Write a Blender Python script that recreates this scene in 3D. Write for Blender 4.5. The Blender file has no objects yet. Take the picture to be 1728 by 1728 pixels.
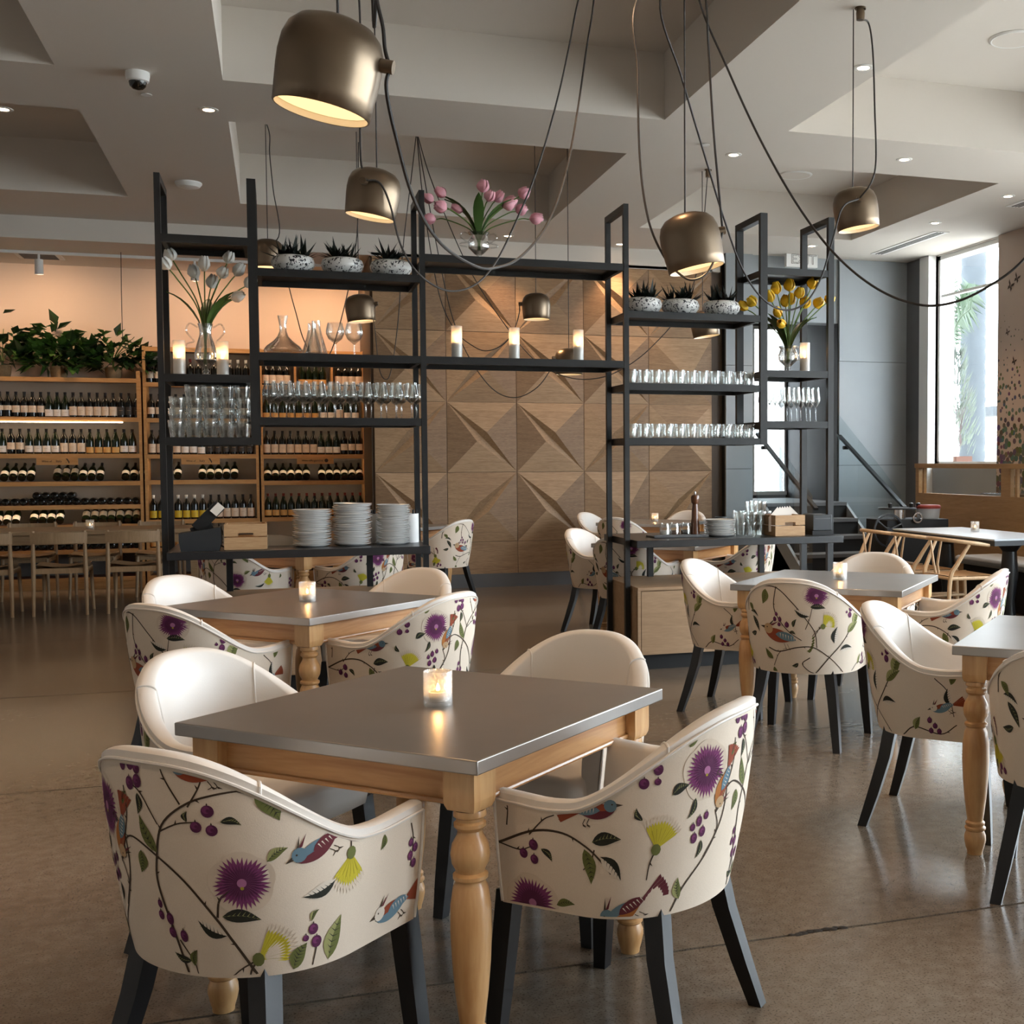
import bpy, math, random
from mathutils import Vector, Matrix
random.seed(7)
PI = math.pi
S = bpy.context.scene
COL = S.collection
# ------------------------------------------------------------------ camera
YAW, PITCH, ROLL, FOC, CX, CY, CAMH = .3183, .0477, -.0034, 2015.56, 1132.96, 873.87, 1.40
fw = Vector((math.sin(YAW)*math.cos(PITCH), math.cos(YAW)*math.cos(PITCH), -math.sin(PITCH)))
rt0 = Vector((math.cos(YAW), -math.sin(YAW), 0)); up0 = rt0.cross(fw)
rt = rt0*math.cos(ROLL)+up0*math.sin(ROLL); up = up0*math.cos(ROLL)-rt0*math.sin(ROLL)
cam = bpy.data.objects.new('camera', bpy.data.cameras.new('camera')); COL.objects.link(cam)
cam.matrix_world = Matrix(((rt.x, up.x, -fw.x, 0), (rt.y, up.y, -fw.y, 0), (rt.z, up.z, -fw.z, CAMH), (0, 0, 0, 1)))
cam.data.sensor_fit = 'HORIZONTAL'; cam.data.sensor_width = 36; cam.data.lens = FOC/1728*36
cam.data.shift_x = -(CX-864)/1728; cam.data.shift_y = (CY-864)/1728
cam.data.clip_start = .05; cam.data.clip_end = 300
S.camera = cam
def ray(x, y): return rt*((x-CX)/FOC)-up*((y-CY)/FOC)+fw
ORG = Vector((0, 0, CAMH))
def atd(x, y, d): return ORG+ray(x, y)*d              # point of the room seen at a pixel, at a depth
def aty(x, y, Y): r = ray(x, y); return ORG+r*(Y/r.y)  # ... on the plane y = Y
def atz(x, y, z): r = ray(x, y); return ORG+r*((z-CAMH)/r.z)
def atx(x, y, X): r = ray(x, y); return ORG+r*(X/r.x)
# ------------------------------------------------------------------ world, light, exposure
W = bpy.data.worlds.new('world'); S.world = W; W.use_nodes = True
bgn = W.node_tree.nodes['Background']
bgn.inputs[0].default_value = (.83, .915, 1.0, 1); bgn.inputs[1].default_value = 15.0
S.view_settings.view_transform = 'Standard'; S.view_settings.look = 'None'
S.view_settings.gamma = 1; S.view_settings.use_curve_mapping = False
S.view_settings.exposure = 0.2
cy = S.cycles
cy.use_denoising = True; cy.use_adaptive_sampling = True; cy.adaptive_threshold = .03
try: cy.denoiser = 'OPENIMAGEDENOISE'
except Exception: pass
cy.max_bounces = 7; cy.diffuse_bounces = 4; cy.glossy_bounces = 3; cy.transmission_bounces = 4; cy.transparent_max_bounces = 24
cy.sample_clamp_indirect = 6; cy.caustics_reflective = False; cy.caustics_refractive = False
def lamp(name, kind, loc, col, power, **k):
    d = bpy.data.lights.new(name, kind); d.color = col; d.energy = power
    for a, v in k.items():
        if a not in ('rot', 'to', 'portal'): setattr(d, a, v)
    o = bpy.data.objects.new(name, d); COL.objects.link(o); o.location = loc
    if 'rot' in k: o.rotation_euler = k['rot']
    if 'to' in k: o.rotation_euler = (Vector(k['to'])-Vector(loc)).to_track_quat('-Z', 'Y').to_euler()
    if k.get('portal'): d.cycles.is_portal = True
    return o
# daylight enters by the window openings of the right-hand wall: portals mark them for the sampler
WINS = [(11.3, 12.65, 1.33, 3.82), (6.35, 8.75, .25, 3.55), (3.65, 6.05, .25, 3.55), (.95, 3.35, .25, 3.55), (-1.75, .65, .25, 3.55)]
for (a, b, c, d) in WINS:
    lamp('daylight_portal', 'AREA', (7.72, (a+b)/2, (c+d)/2), (1, 1, 1), 1, shape='RECTANGLE', size=d-c, size_y=b-a, rot=(0, PI/2, 0), portal=True)
# ------------------------------------------------------------------ materials
MATS = {}
def newmat(name):
    m = bpy.data.materials.new(name); m.use_nodes = True; MATS[name] = m
    return m, m.node_tree.nodes, m.node_tree.links, m.node_tree.nodes['Principled BSDF']
def plain(name, col, rough=.5, metal=0, spec=None, coat=0, sheen=0, bump=0, bscale=200, var=0, vscale=8):
    m, N, L, B = newmat(name)
    B.inputs['Base Color'].default_value = (*col, 1); B.inputs['Roughness'].default_value = rough; B.inputs['Metallic'].default_value = metal
    if spec is not None: B.inputs['Specular IOR Level'].default_value = spec
    if coat: B.inputs['Coat Weight'].default_value = coat; B.inputs['Coat Roughness'].default_value = .1
    if sheen: B.inputs['Sheen Weight'].default_value = sheen
    if bump or var:
        tc = N.new('ShaderNodeTexCoord')
    if bump:
        t = N.new('ShaderNodeTexNoise'); t.inputs['Scale'].default_value = bscale; t.inputs['Detail'].default_value = 3
        b = N.new('ShaderNodeBump'); b.inputs['Strength'].default_value = bump; b.inputs['Distance'].default_value = .002
        L.new(tc.outputs['Object'], t.inputs['Vector']); L.new(t.outputs[0], b.inputs['Height']); L.new(b.outputs[0], B.inputs['Normal'])
    if var:
        t = N.new('ShaderNodeTexNoise'); t.inputs['Scale'].default_value = vscale; t.inputs['Detail'].default_value = 5
        r = N.new('ShaderNodeMix'); r.data_type = 'RGBA'
        r.inputs[6].default_value = (*[c*(1-var) for c in col], 1); r.inputs[7].default_value = (*[min(1, c*(1+var)) for c in col], 1)
        L.new(tc.outputs['Object'], t.inputs['Vector']); L.new(t.outputs[0], r.inputs[0]); L.new(r.outputs[2], B.inputs['Base Color'])
    return m
def wood(name, c1, c2, axis='X', scale=1.0, rough=.45, rings=9, fine=.35, coat=0, dist=2.2):
    m, N, L, B = newmat(name)
    tc = N.new('ShaderNodeTexCoord'); mp = N.new('ShaderNodeMapping')
    st = {'X': (.09, 1, 1), 'Y': (1, .09, 1), 'Z': (1, 1, .09)}[axis]
    mp.inputs['Scale'].default_value = [s*scale for s in st]
    n1 = N.new('ShaderNodeTexNoise'); n1.inputs['Scale'].default_value = rings; n1.inputs['Detail'].default_value = 6; n1.inputs['Distortion'].default_value = dist
    n2 = N.new('ShaderNodeTexNoise'); n2.inputs['Scale'].default_value = rings*9; n2.inputs['Detail'].default_value = 4
    cr = N.new('ShaderNodeValToRGB'); cr.color_ramp.elements[0].position = .34; cr.color_ramp.elements[1].position = .66
    cr.color_ramp.elements[0].color = (*c1, 1); cr.color_ramp.elements[1].color = (*c2, 1)
    mx = N.new('ShaderNodeMix'); mx.inputs[0].default_value = fine
    L.new(tc.outputs['Object'], mp.inputs[0]); L.new(mp.outputs[0], n1.inputs[0]); L.new(mp.outputs[0], n2.inputs[0])
    L.new(n1.outputs[0], mx.inputs[2]); L.new(n2.outputs[0], mx.inputs[3]); L.new(mx.outputs[0], cr.inputs[0]); L.new(cr.outputs[0], B.inputs['Base Color'])
    B.inputs['Roughness'].default_value = rough
    b = N.new('ShaderNodeBump'); b.inputs['Strength'].default_value = .12; b.inputs['Distance'].default_value = .002
    L.new(n2.outputs[0], b.inputs['Height']); L.new(b.outputs[0], B.inputs['Normal'])
    if coat: B.inputs['Coat Weight'].default_value = coat; B.inputs['Coat Roughness'].default_value = .15
    return m
def emit(name, col, st, cam_col=None):
    m = bpy.data.materials.new(name); m.use_nodes = True; MATS[name] = m; N = m.node_tree.nodes; N.clear()
    e = N.new('ShaderNodeEmission'); o = N.new('ShaderNodeOutputMaterial'); e.inputs[0].default_value = (*col, 1); e.inputs[1].default_value = st
    m.node_tree.links.new(e.outputs[0], o.inputs[0]); return m
def glass(name, tint=(.95, .97, .97), fmin=.05, fmax=.75, blend=.28, rough=.02, frost=0, frostcol=(.9, .9, .88), ridge=0):
    m = bpy.data.materials.new(name); m.use_nodes = True; MATS[name] = m; N = m.node_tree.nodes; L = m.node_tree.links; N.clear()
    o = N.new('ShaderNodeOutputMaterial'); t = N.new('ShaderNodeBsdfTransparent'); t.inputs[0].default_value = (*tint, 1)
    g = N.new('ShaderNodeBsdfGlossy'); g.inputs['Roughness'].default_value = rough; g.inputs[0].default_value = (1, 1, 1, 1)
    lw = N.new('ShaderNodeLayerWeight'); lw.inputs[0].default_value = blend
    mr = N.new('ShaderNodeMapRange'); mr.inputs[3].default_value = fmin; mr.inputs[4].default_value = fmax
    mx = N.new('ShaderNodeMixShader')
    L.new(lw.outputs['Facing'], mr.inputs[0]); L.new(mr.outputs[0], mx.inputs[0]); L.new(t.outputs[0], mx.inputs[1]); L.new(g.outputs[0], mx.inputs[2])
    if ridge:
        tc = N.new('ShaderNodeTexCoord'); w = N.new('ShaderNodeTexNoise'); w.inputs['Scale'].default_value = ridge
        b = N.new('ShaderNodeBump'); b.inputs['Strength'].default_value = .8; b.inputs['Distance'].default_value = .004
        L.new(tc.outputs['Object'], w.inputs[0]); L.new(w.outputs[0], b.inputs['Height']); L.new(b.outputs[0], g.inputs['Normal']); L.new(b.outputs[0], lw.inputs['Normal'])
    out = mx
    if frost:
        d = N.new('ShaderNodeBsdfDiffuse'); d.inputs[0].default_value = (*frostcol, 1); tl = N.new('ShaderNodeBsdfTranslucent'); tl.inputs[0].default_value = (*frostcol, 1)
        a = N.new('ShaderNodeMixShader'); L.new(d.outputs[0], a.inputs[1]); L.new(tl.outputs[0], a.inputs[2])
        q = N.new('ShaderNodeMixShader'); q.inputs[0].default_value = frost; L.new(mx.outputs[0], q.inputs[1]); L.new(a.outputs[0], q.inputs[2]); out = q
    L.new(out.outputs[0], o.inputs[0]); return m

plain('plaster', (.65, .605, .55), .8, bump=.05, bscale=90)
plain('plaster_cream', (.72, .58, .46), .85, bump=.05, bscale=90)
plain('white_paint', (.8, .8, .78), .5)
plain('steel_black', (.008, .0085, .009), .45, 0, bump=.1, bscale=60)
plain('black_wood', (.008, .008, .009), .35)
plain('dark_plastic', (.02, .023, .026), .5)
plain('black_matt', (.006, .006, .006), .7)
plain('leather', (.78, .74, .69), .42, bump=.12, bscale=350)
plain('zinc', (.37, .345, .32), .34, .85, bump=.06, bscale=25, var=.1, vscale=5)
plain('lamp_metal', (.20, .148, .10), .36, .9, var=.12, vscale=3)
plain('cord', (.03, .024, .02), .6)
plain('porcelain', (.88, .87, .85), .18)
plain('grey_panel', (.29, .315, .33), .55, bump=.06, bscale=30, var=.08, vscale=3)
plain('grey_dark', (.11, .11, .112), .6, var=.06)
plain('brown_dark', (.10, .062, .034), .5)
plain('bench_fabric', (.40, .42, .43), .6, bump=.1)
plain('stone_black', (.018, .019, .021), .32, bump=.1, bscale=120, var=.25, vscale=30)
plain('bottle_glass', (.004, .004, .003), .1)
plain('bottle_green', (.006, .011, .004), .1)
plain('paper_cream', (.74, .60, .46), .7); plain('paper_white', (.82, .76, .68), .7); plain('paper_yellow', (.62, .43, .02), .6)
plain('paper_orange', (.66, .38, .12), .7); plain('paper_grey', (.2, .18, .16), .7); plain('paper_dark', (.035, .028, .022), .6); plain('ink', (.05, .03, .02), .7)
plain('foil_black', (.006, .006, .006), .35); plain('foil_red', (.12, .012, .01), .35); plain('foil_white', (.75, .73, .68), .4)
plain('shelf_back', (.17, .16, .15), .8, var=.1)
plain('leaf_dark', (.02, .045, .012), .4, var=.3); plain('leaf_mid', (.05, .12, .02), .4, var=.3); plain('leaf_light', (.10, .2, .04), .4, var=.3)
plain('succulent', (.008, .014, .009), .45, var=.4, vscale=20)
plain('tulip_pink', (.76, .36, .42), .5, var=.3, vscale=30); plain('tulip_white', (.88, .85, .78), .5, var=.08, vscale=30); plain('tulip_yellow', (.80, .48, .02), .5, var=.25, vscale=30)
plain('stem_green', (.10, .17, .04), .5); plain('tulip_leaf', (.045, .10, .018), .45, var=.25, vscale=20)
plain('trunk_out', (.042, .05, .058), .8, var=.25, vscale=6); plain('leaf_out', (.016, .04, .008), .5, var=.3); plain('shrub_out', (.025, .048, .014), .6, var=.3); plain('grass_out', (.06, .03, .025), .6); plain('clay_out', (.065, .02, .008), .8); plain('dark_out', (.02, .024, .028), .7)
plain('napkin', (.8, .76, .70), .8); plain('wax', (.85, .75, .6), .5)
plain('chrome', (.6, .6, .6), .2, 1); plain('terracotta', (.55, .2, .07), .8); plain('red_plastic', (.25, .03, .02), .5)
plain('basket', (.30, .19, .09), .8, var=.4, vscale=40); plain('walnut', (.12, .04, .012), .3, coat=.3, var=.3, vscale=15)
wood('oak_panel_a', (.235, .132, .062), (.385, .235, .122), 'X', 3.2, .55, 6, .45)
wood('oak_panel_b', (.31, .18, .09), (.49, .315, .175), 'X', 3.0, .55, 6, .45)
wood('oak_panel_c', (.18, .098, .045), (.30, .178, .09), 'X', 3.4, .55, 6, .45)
wood('maple', (.52, .27, .10), (.66, .40, .18), 'Z', 3.0, .38, 5, .3, coat=.25)
wood('maple_h', (.44, .20, .065), (.60, .32, .13), 'X', 3.0, .38, 5, .3, coat=.25)
wood('oak_chair', (.30, .185, .09), (.42, .275, .15), 'Z', 5, .5, 6, .4)
wood('oak_table', (.26, .16, .08), (.38, .25, .135), 'X', 3, .45, 6, .4)
wood('beech', (.55, .36, .20), (.68, .48, .29), 'Z', 5, .5, 6, .4)
wood('cabinet_oak', (.36, .23, .13), (.48, .32, .19), 'X', 2.5, .5, 6, .45)
wood('pine', (.46, .22, .07), (.62, .34, .13), 'X', 2.5, .5, 5, .4)
wood('pine_red', (.13, .035, .012), (.20, .06, .02), 'X', 2.5, .5, 5, .4)
wood('crate_wood', (.42, .24, .11), (.56, .36, .19), 'X', 6, .55, 5, .4)
wood('booth_ply', (.30, .165, .06), (.40, .235, .10), 'Y', 2.0, .5, 6, .4)
glass('glassware', (.965, .975, .97), .05, .85, .35); glass('glass_rail', (.86, .93, .94), .05, .5, .2); glass('glass_window', (.97, .985, .985), .03, .4, .2)
glass('glass_vase', (.96, .96, .95), .10, .95, .5); glass('glass_votive', (.95, .94, .93), .08, .7, .35, .08, frost=.14, ridge=260)
glass('glass_candle', (.93, .93, .92), .1, .6, .3, .12, frost=.38, ridge=120)
glass('shelf_glass', (.55, .58, .58), .08, .7, .3)
emit('flame', (1, .62, .22), 30); emit('candle_glow', (1, .42, .13), 1.3)  # candle_glow: flame light on melted wax, put in as emission
emit('bulb', (1, .62, .27), 1.7); emit('downlight_glow', (1, .72, .45), 22); emit('led_strip', (1, .74, .45), 24)
def fabric_mat():
    m, N, L, B = newmat('fabric')
    tc = N.new('ShaderNodeTexCoord'); w = N.new('ShaderNodeTexNoise'); w.inputs['Scale'].default_value = 420; w.inputs['Detail'].default_value = 2
    r = N.new('ShaderNodeMix'); r.data_type = 'RGBA'; r.inputs[6].default_value = (.70, .595, .48, 1); r.inputs[7].default_value = (.81, .70, .58, 1)
    L.new(tc.outputs['Object'], w.inputs[0]); L.new(w.outputs[0], r.inputs[0]); L.new(r.outputs[2], B.inputs['Base Color'])
    b = N.new('ShaderNodeBump'); b.inputs['Strength'].default_value = .25; b.inputs['Distance'].default_value = .001
    L.new(w.outputs[0], b.inputs['Height']); L.new(b.outputs[0], B.inputs['Normal']); B.inputs['Roughness'].default_value = .85
fabric_mat()
for k, c in dict(pr_stem=(.055, .035, .02), pr_leaf=(.14, .155, .04), pr_leafd=(.02, .022, .015), pr_leafl=(.33, .33, .13), pr_purple=(.10, .016, .07), pr_purpl2=(.19, .035, .135), pr_pink=(.42, .16, .32),
                 pr_halo=(.69, .58, .465), pr_yellow=(.55, .47, .03), pr_yell2=(.36, .30, .02), pr_blue=(.13, .22, .28), pr_rust=(.28, .055, .02), pr_orange=(.42, .15, .03), pr_wine=(.13, .02, .03), pr_white=(.74, .66, .56), pr_tan=(.5, .33, .18)).items():
    plain(k, c, .85)
def floor_mat():
    m, N, L, B = newmat('concrete')
    tc = N.new('ShaderNodeTexCoord')
    def noise(s, d=6, w=0):
        t = N.new('ShaderNodeTexNoise'); t.inputs['Scale'].default_value = s; t.inputs['Detail'].default_value = d; t.inputs['Distortion'].default_value = w; L.new(tc.outputs['Object'], t.inputs[0]); return t
    big, mid, fine = noise(1.1, 9, .3), noise(22, 9, .2), noise(150, 3)
    r = N.new('ShaderNodeValToRGB'); r.color_ramp.elements[0].position = .30; r.color_ramp.elements[1].position = .72
    r.color_ramp.elements[0].color = (.112, .084, .060, 1); r.color_ramp.elements[1].color = (.225, .19, .15, 1)
    a = N.new('ShaderNodeMix'); a.inputs[0].default_value = .5; L.new(big.outputs[0], a.inputs[2]); L.new(mid.outputs[0], a.inputs[3]); L.new(a.outputs[0], r.inputs[0])
    sp = N.new('ShaderNodeValToRGB'); sp.color_ramp.elements[0].position = .35; sp.color_ramp.elements[1].position = .45
    sp.color_ramp.elements[0].color = (.30, .28, .26, 1); sp.color_ramp.elements[1].color = (1, 1, 1, 1); L.new(fine.outputs[0], sp.inputs[0])
    mu = N.new('ShaderNodeMix'); mu.data_type = 'RGBA'; mu.blend_type = 'MULTIPLY'; mu.inputs[0].default_value = .75; L.new(r.outputs[0], mu.inputs[6]); L.new(sp.outputs[0], mu.inputs[7]); L.new(mu.outputs[2], B.inputs['Base Color'])
    mr = N.new('ShaderNodeMapRange'); mr.inputs[3].default_value = .13; mr.inputs[4].default_value = .26; L.new(big.outputs[0], mr.inputs[0]); L.new(mr.outputs[0], B.inputs['Roughness'])
    b = N.new('ShaderNodeBump'); b.inputs['Strength'].default_value = .012; b.inputs['Distance'].default_value = .001; L.new(mid.outputs[0], b.inputs['Height']); L.new(b.outputs[0], B.inputs['Normal'])
    B.inputs['Specular IOR Level'].default_value = .6
floor_mat()
def spotted(name, base, ink, scale, thr, dist=0):
    m, N, L, B = newmat(name)
    tc = N.new('ShaderNodeTexCoord'); v = N.new('ShaderNodeTexVoronoi'); v.feature = 'F1'; v.inputs['Scale'].default_value = scale
    n = N.new('ShaderNodeTexNoise'); n.inputs['Scale'].default_value = scale*1.3; n.inputs['Detail'].default_value = 2
    ad = N.new('ShaderNodeMix'); ad.data_type = 'VECTOR'; ad.inputs[0].default_value = .06; L.new(tc.outputs['Object'], ad.inputs[4]); L.new(n.outputs['Color'], ad.inputs[5])
    L.new(tc.outputs['Object'], n.inputs[0]); L.new(ad.outputs[1], v.inputs[0])
    r = N.new('ShaderNodeValToRGB'); r.color_ramp.interpolation = 'LINEAR'; r.color_ramp.elements[0].position = thr; r.color_ramp.elements[1].position = thr+.05
    r.color_ramp.elements[0].color = (*ink, 1); r.color_ramp.elements[1].color = (*base, 1); L.new(v.outputs[0], r.inputs[0]); L.new(r.outputs[0], B.inputs['Base Color']); B.inputs['Roughness'].default_value = .3
spotted('bowl_print', (.70, .69, .66), (.02, .02, .025), 40, .34)
def mural_mat():
    m, N, L, B = newmat('mural')
    tc = N.new('ShaderNodeTexCoord'); sx = N.new('ShaderNodeSeparateXYZ'); L.new(tc.outputs['Object'], sx.inputs[0])
    mr = N.new('ShaderNodeMapRange'); mr.inputs[1].default_value = 3.1; mr.inputs[2].default_value = 1.4; mr.inputs[3].default_value = .03; mr.inputs[4].default_value = .62; L.new(sx.outputs[2], mr.inputs[0])
    v = N.new('ShaderNodeTexVoronoi'); v.inputs['Scale'].default_value = 16; L.new(tc.outputs['Object'], v.inputs[0])
    lt = N.new('ShaderNodeMath'); lt.operation = 'LESS_THAN'; L.new(v.outputs[0], lt.inputs[0]); L.new(mr.outputs[0], lt.inputs[1])
    hs = N.new('ShaderNodeMix'); hs.data_type = 'RGBA'; hs.inputs[0].default_value = .12; hs.inputs[6].default_value = (.055, .045, .035, 1); L.new(v.outputs['Color'], hs.inputs[7])
    mx = N.new('ShaderNodeMix'); mx.data_type = 'RGBA'; mx.inputs[6].default_value = (.5, .4, .33, 1); L.new(lt.outputs[0], mx.inputs[0]); L.new(hs.outputs[2], mx.inputs[7]); L.new(mx.outputs[2], B.inputs['Base Color'])
    B.inputs['Roughness'].default_value = .7
mural_mat()
def M_(n): return MATS[n]
# ------------------------------------------------------------------ mesh builder
class MB:
    def __init__(s): s.v = []; s.f = []; s.m = []
    def box(s, x0, x1, y0, y1, z0, z1, m=0, T=None):
        c = [Vector((x, y, z)) for z in (z0, z1) for y in (y0, y1) for x in (x0, x1)]
        if T is not None: c = [T @ p for p in c]
        n = len(s.v); s.v += c
        for q in ((0, 2, 3, 1), (4, 5, 7, 6), (0, 1, 5, 4), (2, 6, 7, 3), (0, 4, 6, 2), (1, 3, 7, 5)): s.f.append([n+i for i in q]); s.m.append(m)
        return s
    def poly(s, pts, m=0):
        n = len(s.v); s.v += [Vector(p) for p in pts]; s.f.append(list(range(n, n+len(pts)))); s.m.append(m); return s
    def grid(s, rows, m=0, close=False):
        n = len(s.v); w = len(rows[0])
        for r in rows: s.v += [Vector(p) for p in r]
        for i in range(len(rows)-1):
            for j in range(w if close else w-1):
                k = (j+1) % w; s.f.append([n+i*w+j, n+i*w+k, n+(i+1)*w+k, n+(i+1)*w+j]); s.m.append(m if not callable(m) else m(i, j))
        return s
    def lathe(s, prof, c=(0, 0, 0), n=20, m=0, T=None, cap0=False, cap1=False):
        rows = []
        for (r, z) in prof:
            row = [Vector((c[0]+r*math.cos(2*PI*j/n), c[1]+r*math.sin(2*PI*j/n), c[2]+z)) for j in range(n)]
            rows.append([T @ p for p in row] if T is not None else row)
        s.grid(rows, m, True)
        if cap0: s.poly(rows[0][::-1], m)
        if cap1: s.poly(rows[-1], m)
        return s
    def tube(s, pts, r, n=8, m=0, caps=True):
        pts = [Vector(p) for p in pts]; rows = []; N = len(pts); ref = None
        for i, p in enumerate(pts):
            t = (pts[min(i+1, N-1)]-pts[max(i-1, 0)]).normalized()
            if ref is None: ref = t.orthogonal().normalized()
            ref = (ref-t*ref.dot(t)); ref = ref.normalized() if ref.length > 1e-6 else t.orthogonal().normalized()
            b = t.cross(ref); rr = r[i] if isinstance(r, (list, tuple)) else r
            rows.append([p+ref*(rr*math.cos(2*PI*j/n))+b*(rr*math.sin(2*PI*j/n)) for j in range(n)])
        s.grid(rows, m, True)
        if caps: s.poly(rows[0][::-1], m); s.poly(rows[-1], m)
        return s
    def bar(s, a, b, w, h=None, w2=None, m=0, side=None):   # square bar from a to b, tapering
        a = Vector(a); b = Vector(b); t = (b-a).normalized(); h = h or w; k = (w2 or w)/w
        sd = Vector(side) if side else Vector((1, 0, 0))
        sd = (sd-t*sd.dot(t)).normalized(); q = t.cross(sd); rows = []
        for p, g in ((a, 1), (b, k)): rows.append([p+sd*(i*w*g/2)+q*(j*h*g/2) for i, j in ((-1, -1), (1, -1), (1, 1), (-1, 1))])
        s.grid(rows, m, True); s.poly(rows[0][::-1], m); s.poly(rows[1], m); return s
    def build(s, name, mats, parent=None, sharp=35, bevel=0):
        me = bpy.data.meshes.new(name); me.from_pydata([tuple(p) for p in s.v], [], s.f)
        for k in ([mats] if isinstance(mats, str) else mats): me.materials.append(MATS[k])
        me.polygons.foreach_set('material_index', s.m); me.polygons.foreach_set('use_smooth', [True]*len(s.f)); me.update()
        try: me.set_sharp_from_angle(angle=math.radians(sharp))
        except Exception: pass
        o = bpy.data.objects.new(name, me); COL.objects.link(o)
        if parent is not None: o.parent = parent; KIDS.setdefault(parent.name, []).append(o)
        if bevel:
            b = o.modifiers.new('bevel', 'BEVEL'); b.width = bevel; b.segments = 2; b.limit_method = 'ANGLE'; b.angle_limit = math.radians(40)
        return o
def tag(o, label=None, cat=None, group=None, kind=None):
    if label: o['label'] = label
    if cat: o['category'] = cat
    if group: o['group'] = group
    if kind: o['kind'] = kind
    return o
def thing(name, label, cat, loc=(0, 0, 0), rz=0, group=None):
    o = bpy.data.objects.new(name, None); COL.objects.link(o); o.location = loc; o.rotation_euler = (0, 0, rz); o.empty_display_size = .1
    return tag(o, label, cat, group)
def dup(o, loc=None, rot=None, label=None, group=None, parent=None, scale=None):
    c = o.copy(); COL.objects.link(c)
    if parent is not None: c.parent = parent
    if loc is not None: c.location = loc
    if rot is not None: c.rotation_euler = rot if isinstance(rot, tuple) else (0, 0, rot)
    if scale is not None: c.scale = (scale,)*3 if not isinstance(scale, tuple) else scale
    if label: c['label'] = label
    if group: c['group'] = group
    for ch in KIDS.get(o.name, ()): KIDS.setdefault(c.name, []).append(dup(ch, parent=c))
    return c
KIDS = {}
def struct(o): o['kind'] = 'structure'; return o
ORD = 'first second third fourth fifth sixth seventh eighth ninth tenth eleventh twelfth thirteenth fourteenth fifteenth sixteenth seventeenth eighteenth nineteenth twentieth twenty-first twenty-second twenty-third twenty-fourth twenty-fifth twenty-sixth twenty-seventh twenty-eighth'.split()
def bez(pts, n=8):   # smooth curve through the points
    P = [Vector(p) for p in pts]; P = [P[0]*2-P[1]]+P+[P[-1]*2-P[-2]]; out = []
    for i in range(1, len(P)-2):
        for k in range(n):
            t = k/n; a, b, c, d = P[i-1:i+3]
            out.append(.5*((2*b)+(c-a)*t+(2*a-5*b+4*c-d)*t*t+(3*b-a-3*c+d)*t*t*t))
    out.append(P[-2]); return out
# ================================================================== the room
ZC, SOF = 3.83, 3.61
fl = struct(MB().box(-6.2, 9.2, -3.2, 16.5, -.2, -.02).build('floor', 'black_matt'))
JY = [-3.2, .75, 3.18, 5.63, 7.95, 10.4, 12.85, 16.5]
for a, b in zip(JY, JY[1:]):
    MB().box(-6.2, 9.2, a+.006, b-.006, -.06, 0).build('slab', 'concrete', fl)
# chipped edge of the saw cut near the camera
chip = MB(); random.seed(3)
for i in range(14):
    x = 1.42+i*.013+random.uniform(-.004, .004); w = random.uniform(.006, .016)
    chip.lathe([(w, 0), (w*.7, .0015), (0, .002)], (x, 3.187+random.uniform(-.012, .006), 0), 6)
tag(chip.build('joint_chip', 'black_matt', fl), kind='stuff')
# ceiling with coffers
XS = [-6.2, -4.2, -1.25, -.285, 2.67, 3.63, 6.075, 7.9]; YS = [-3.2, -2.26, .59, 1.56, 4.41, 5.38, 8.23, 9.2, 12.05, 13.25]
ce = MB()
for i in range(7):
    for j in range(9):
        x0, x1, y0, y1 = XS[i], XS[i+1], YS[j], YS[j+1]
        if i % 2 == 1 and j % 2 == 1:
            h = ZC+.47
            ce.poly([(x0, y0, h), (x0, y1, h), (x1, y1, h), (x1, y0, h)])
            for (a, b) in (((x0, y0), (x1, y0)), ((x1, y0), (x1, y1)), ((x1, y1), (x0, y1)), ((x0, y1), (x0, y0))):
                ce.poly([(*a, ZC), (*b, ZC), (*b, h), (*a, h)])
        else: ce.poly([(x0, y0, ZC), (x0, y1, ZC), (x1, y1, ZC), (x1, y0, ZC)])
ce.box(-6.2, 7.9, -3.2, 15.0, 4.32, 4.4)
struct(ce.build('ceiling', 'plaster', sharp=10))
so = MB().box(-6.2, 4.98, 13.25, 15.1, SOF, 4.31); so.box(4.98, 7.9, 13.25, 15.0, ZC, 4.31)
struct(so.build('trim_1', 'plaster'))
struct(MB().box(-6.2, 1.02, 14.95, 15.15, 0, 3.62).build('wall_back', 'plaster_cream'))
struct(MB().box(-6.4, -6.2, -3.2, 15.15, 0, 4.4).build('wall_left', 'plaster'))
struct(MB().box(-6.4, 9.2, -3.4, -3.2, 0, 4.4).build('wall_rear', 'plaster'))
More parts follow.
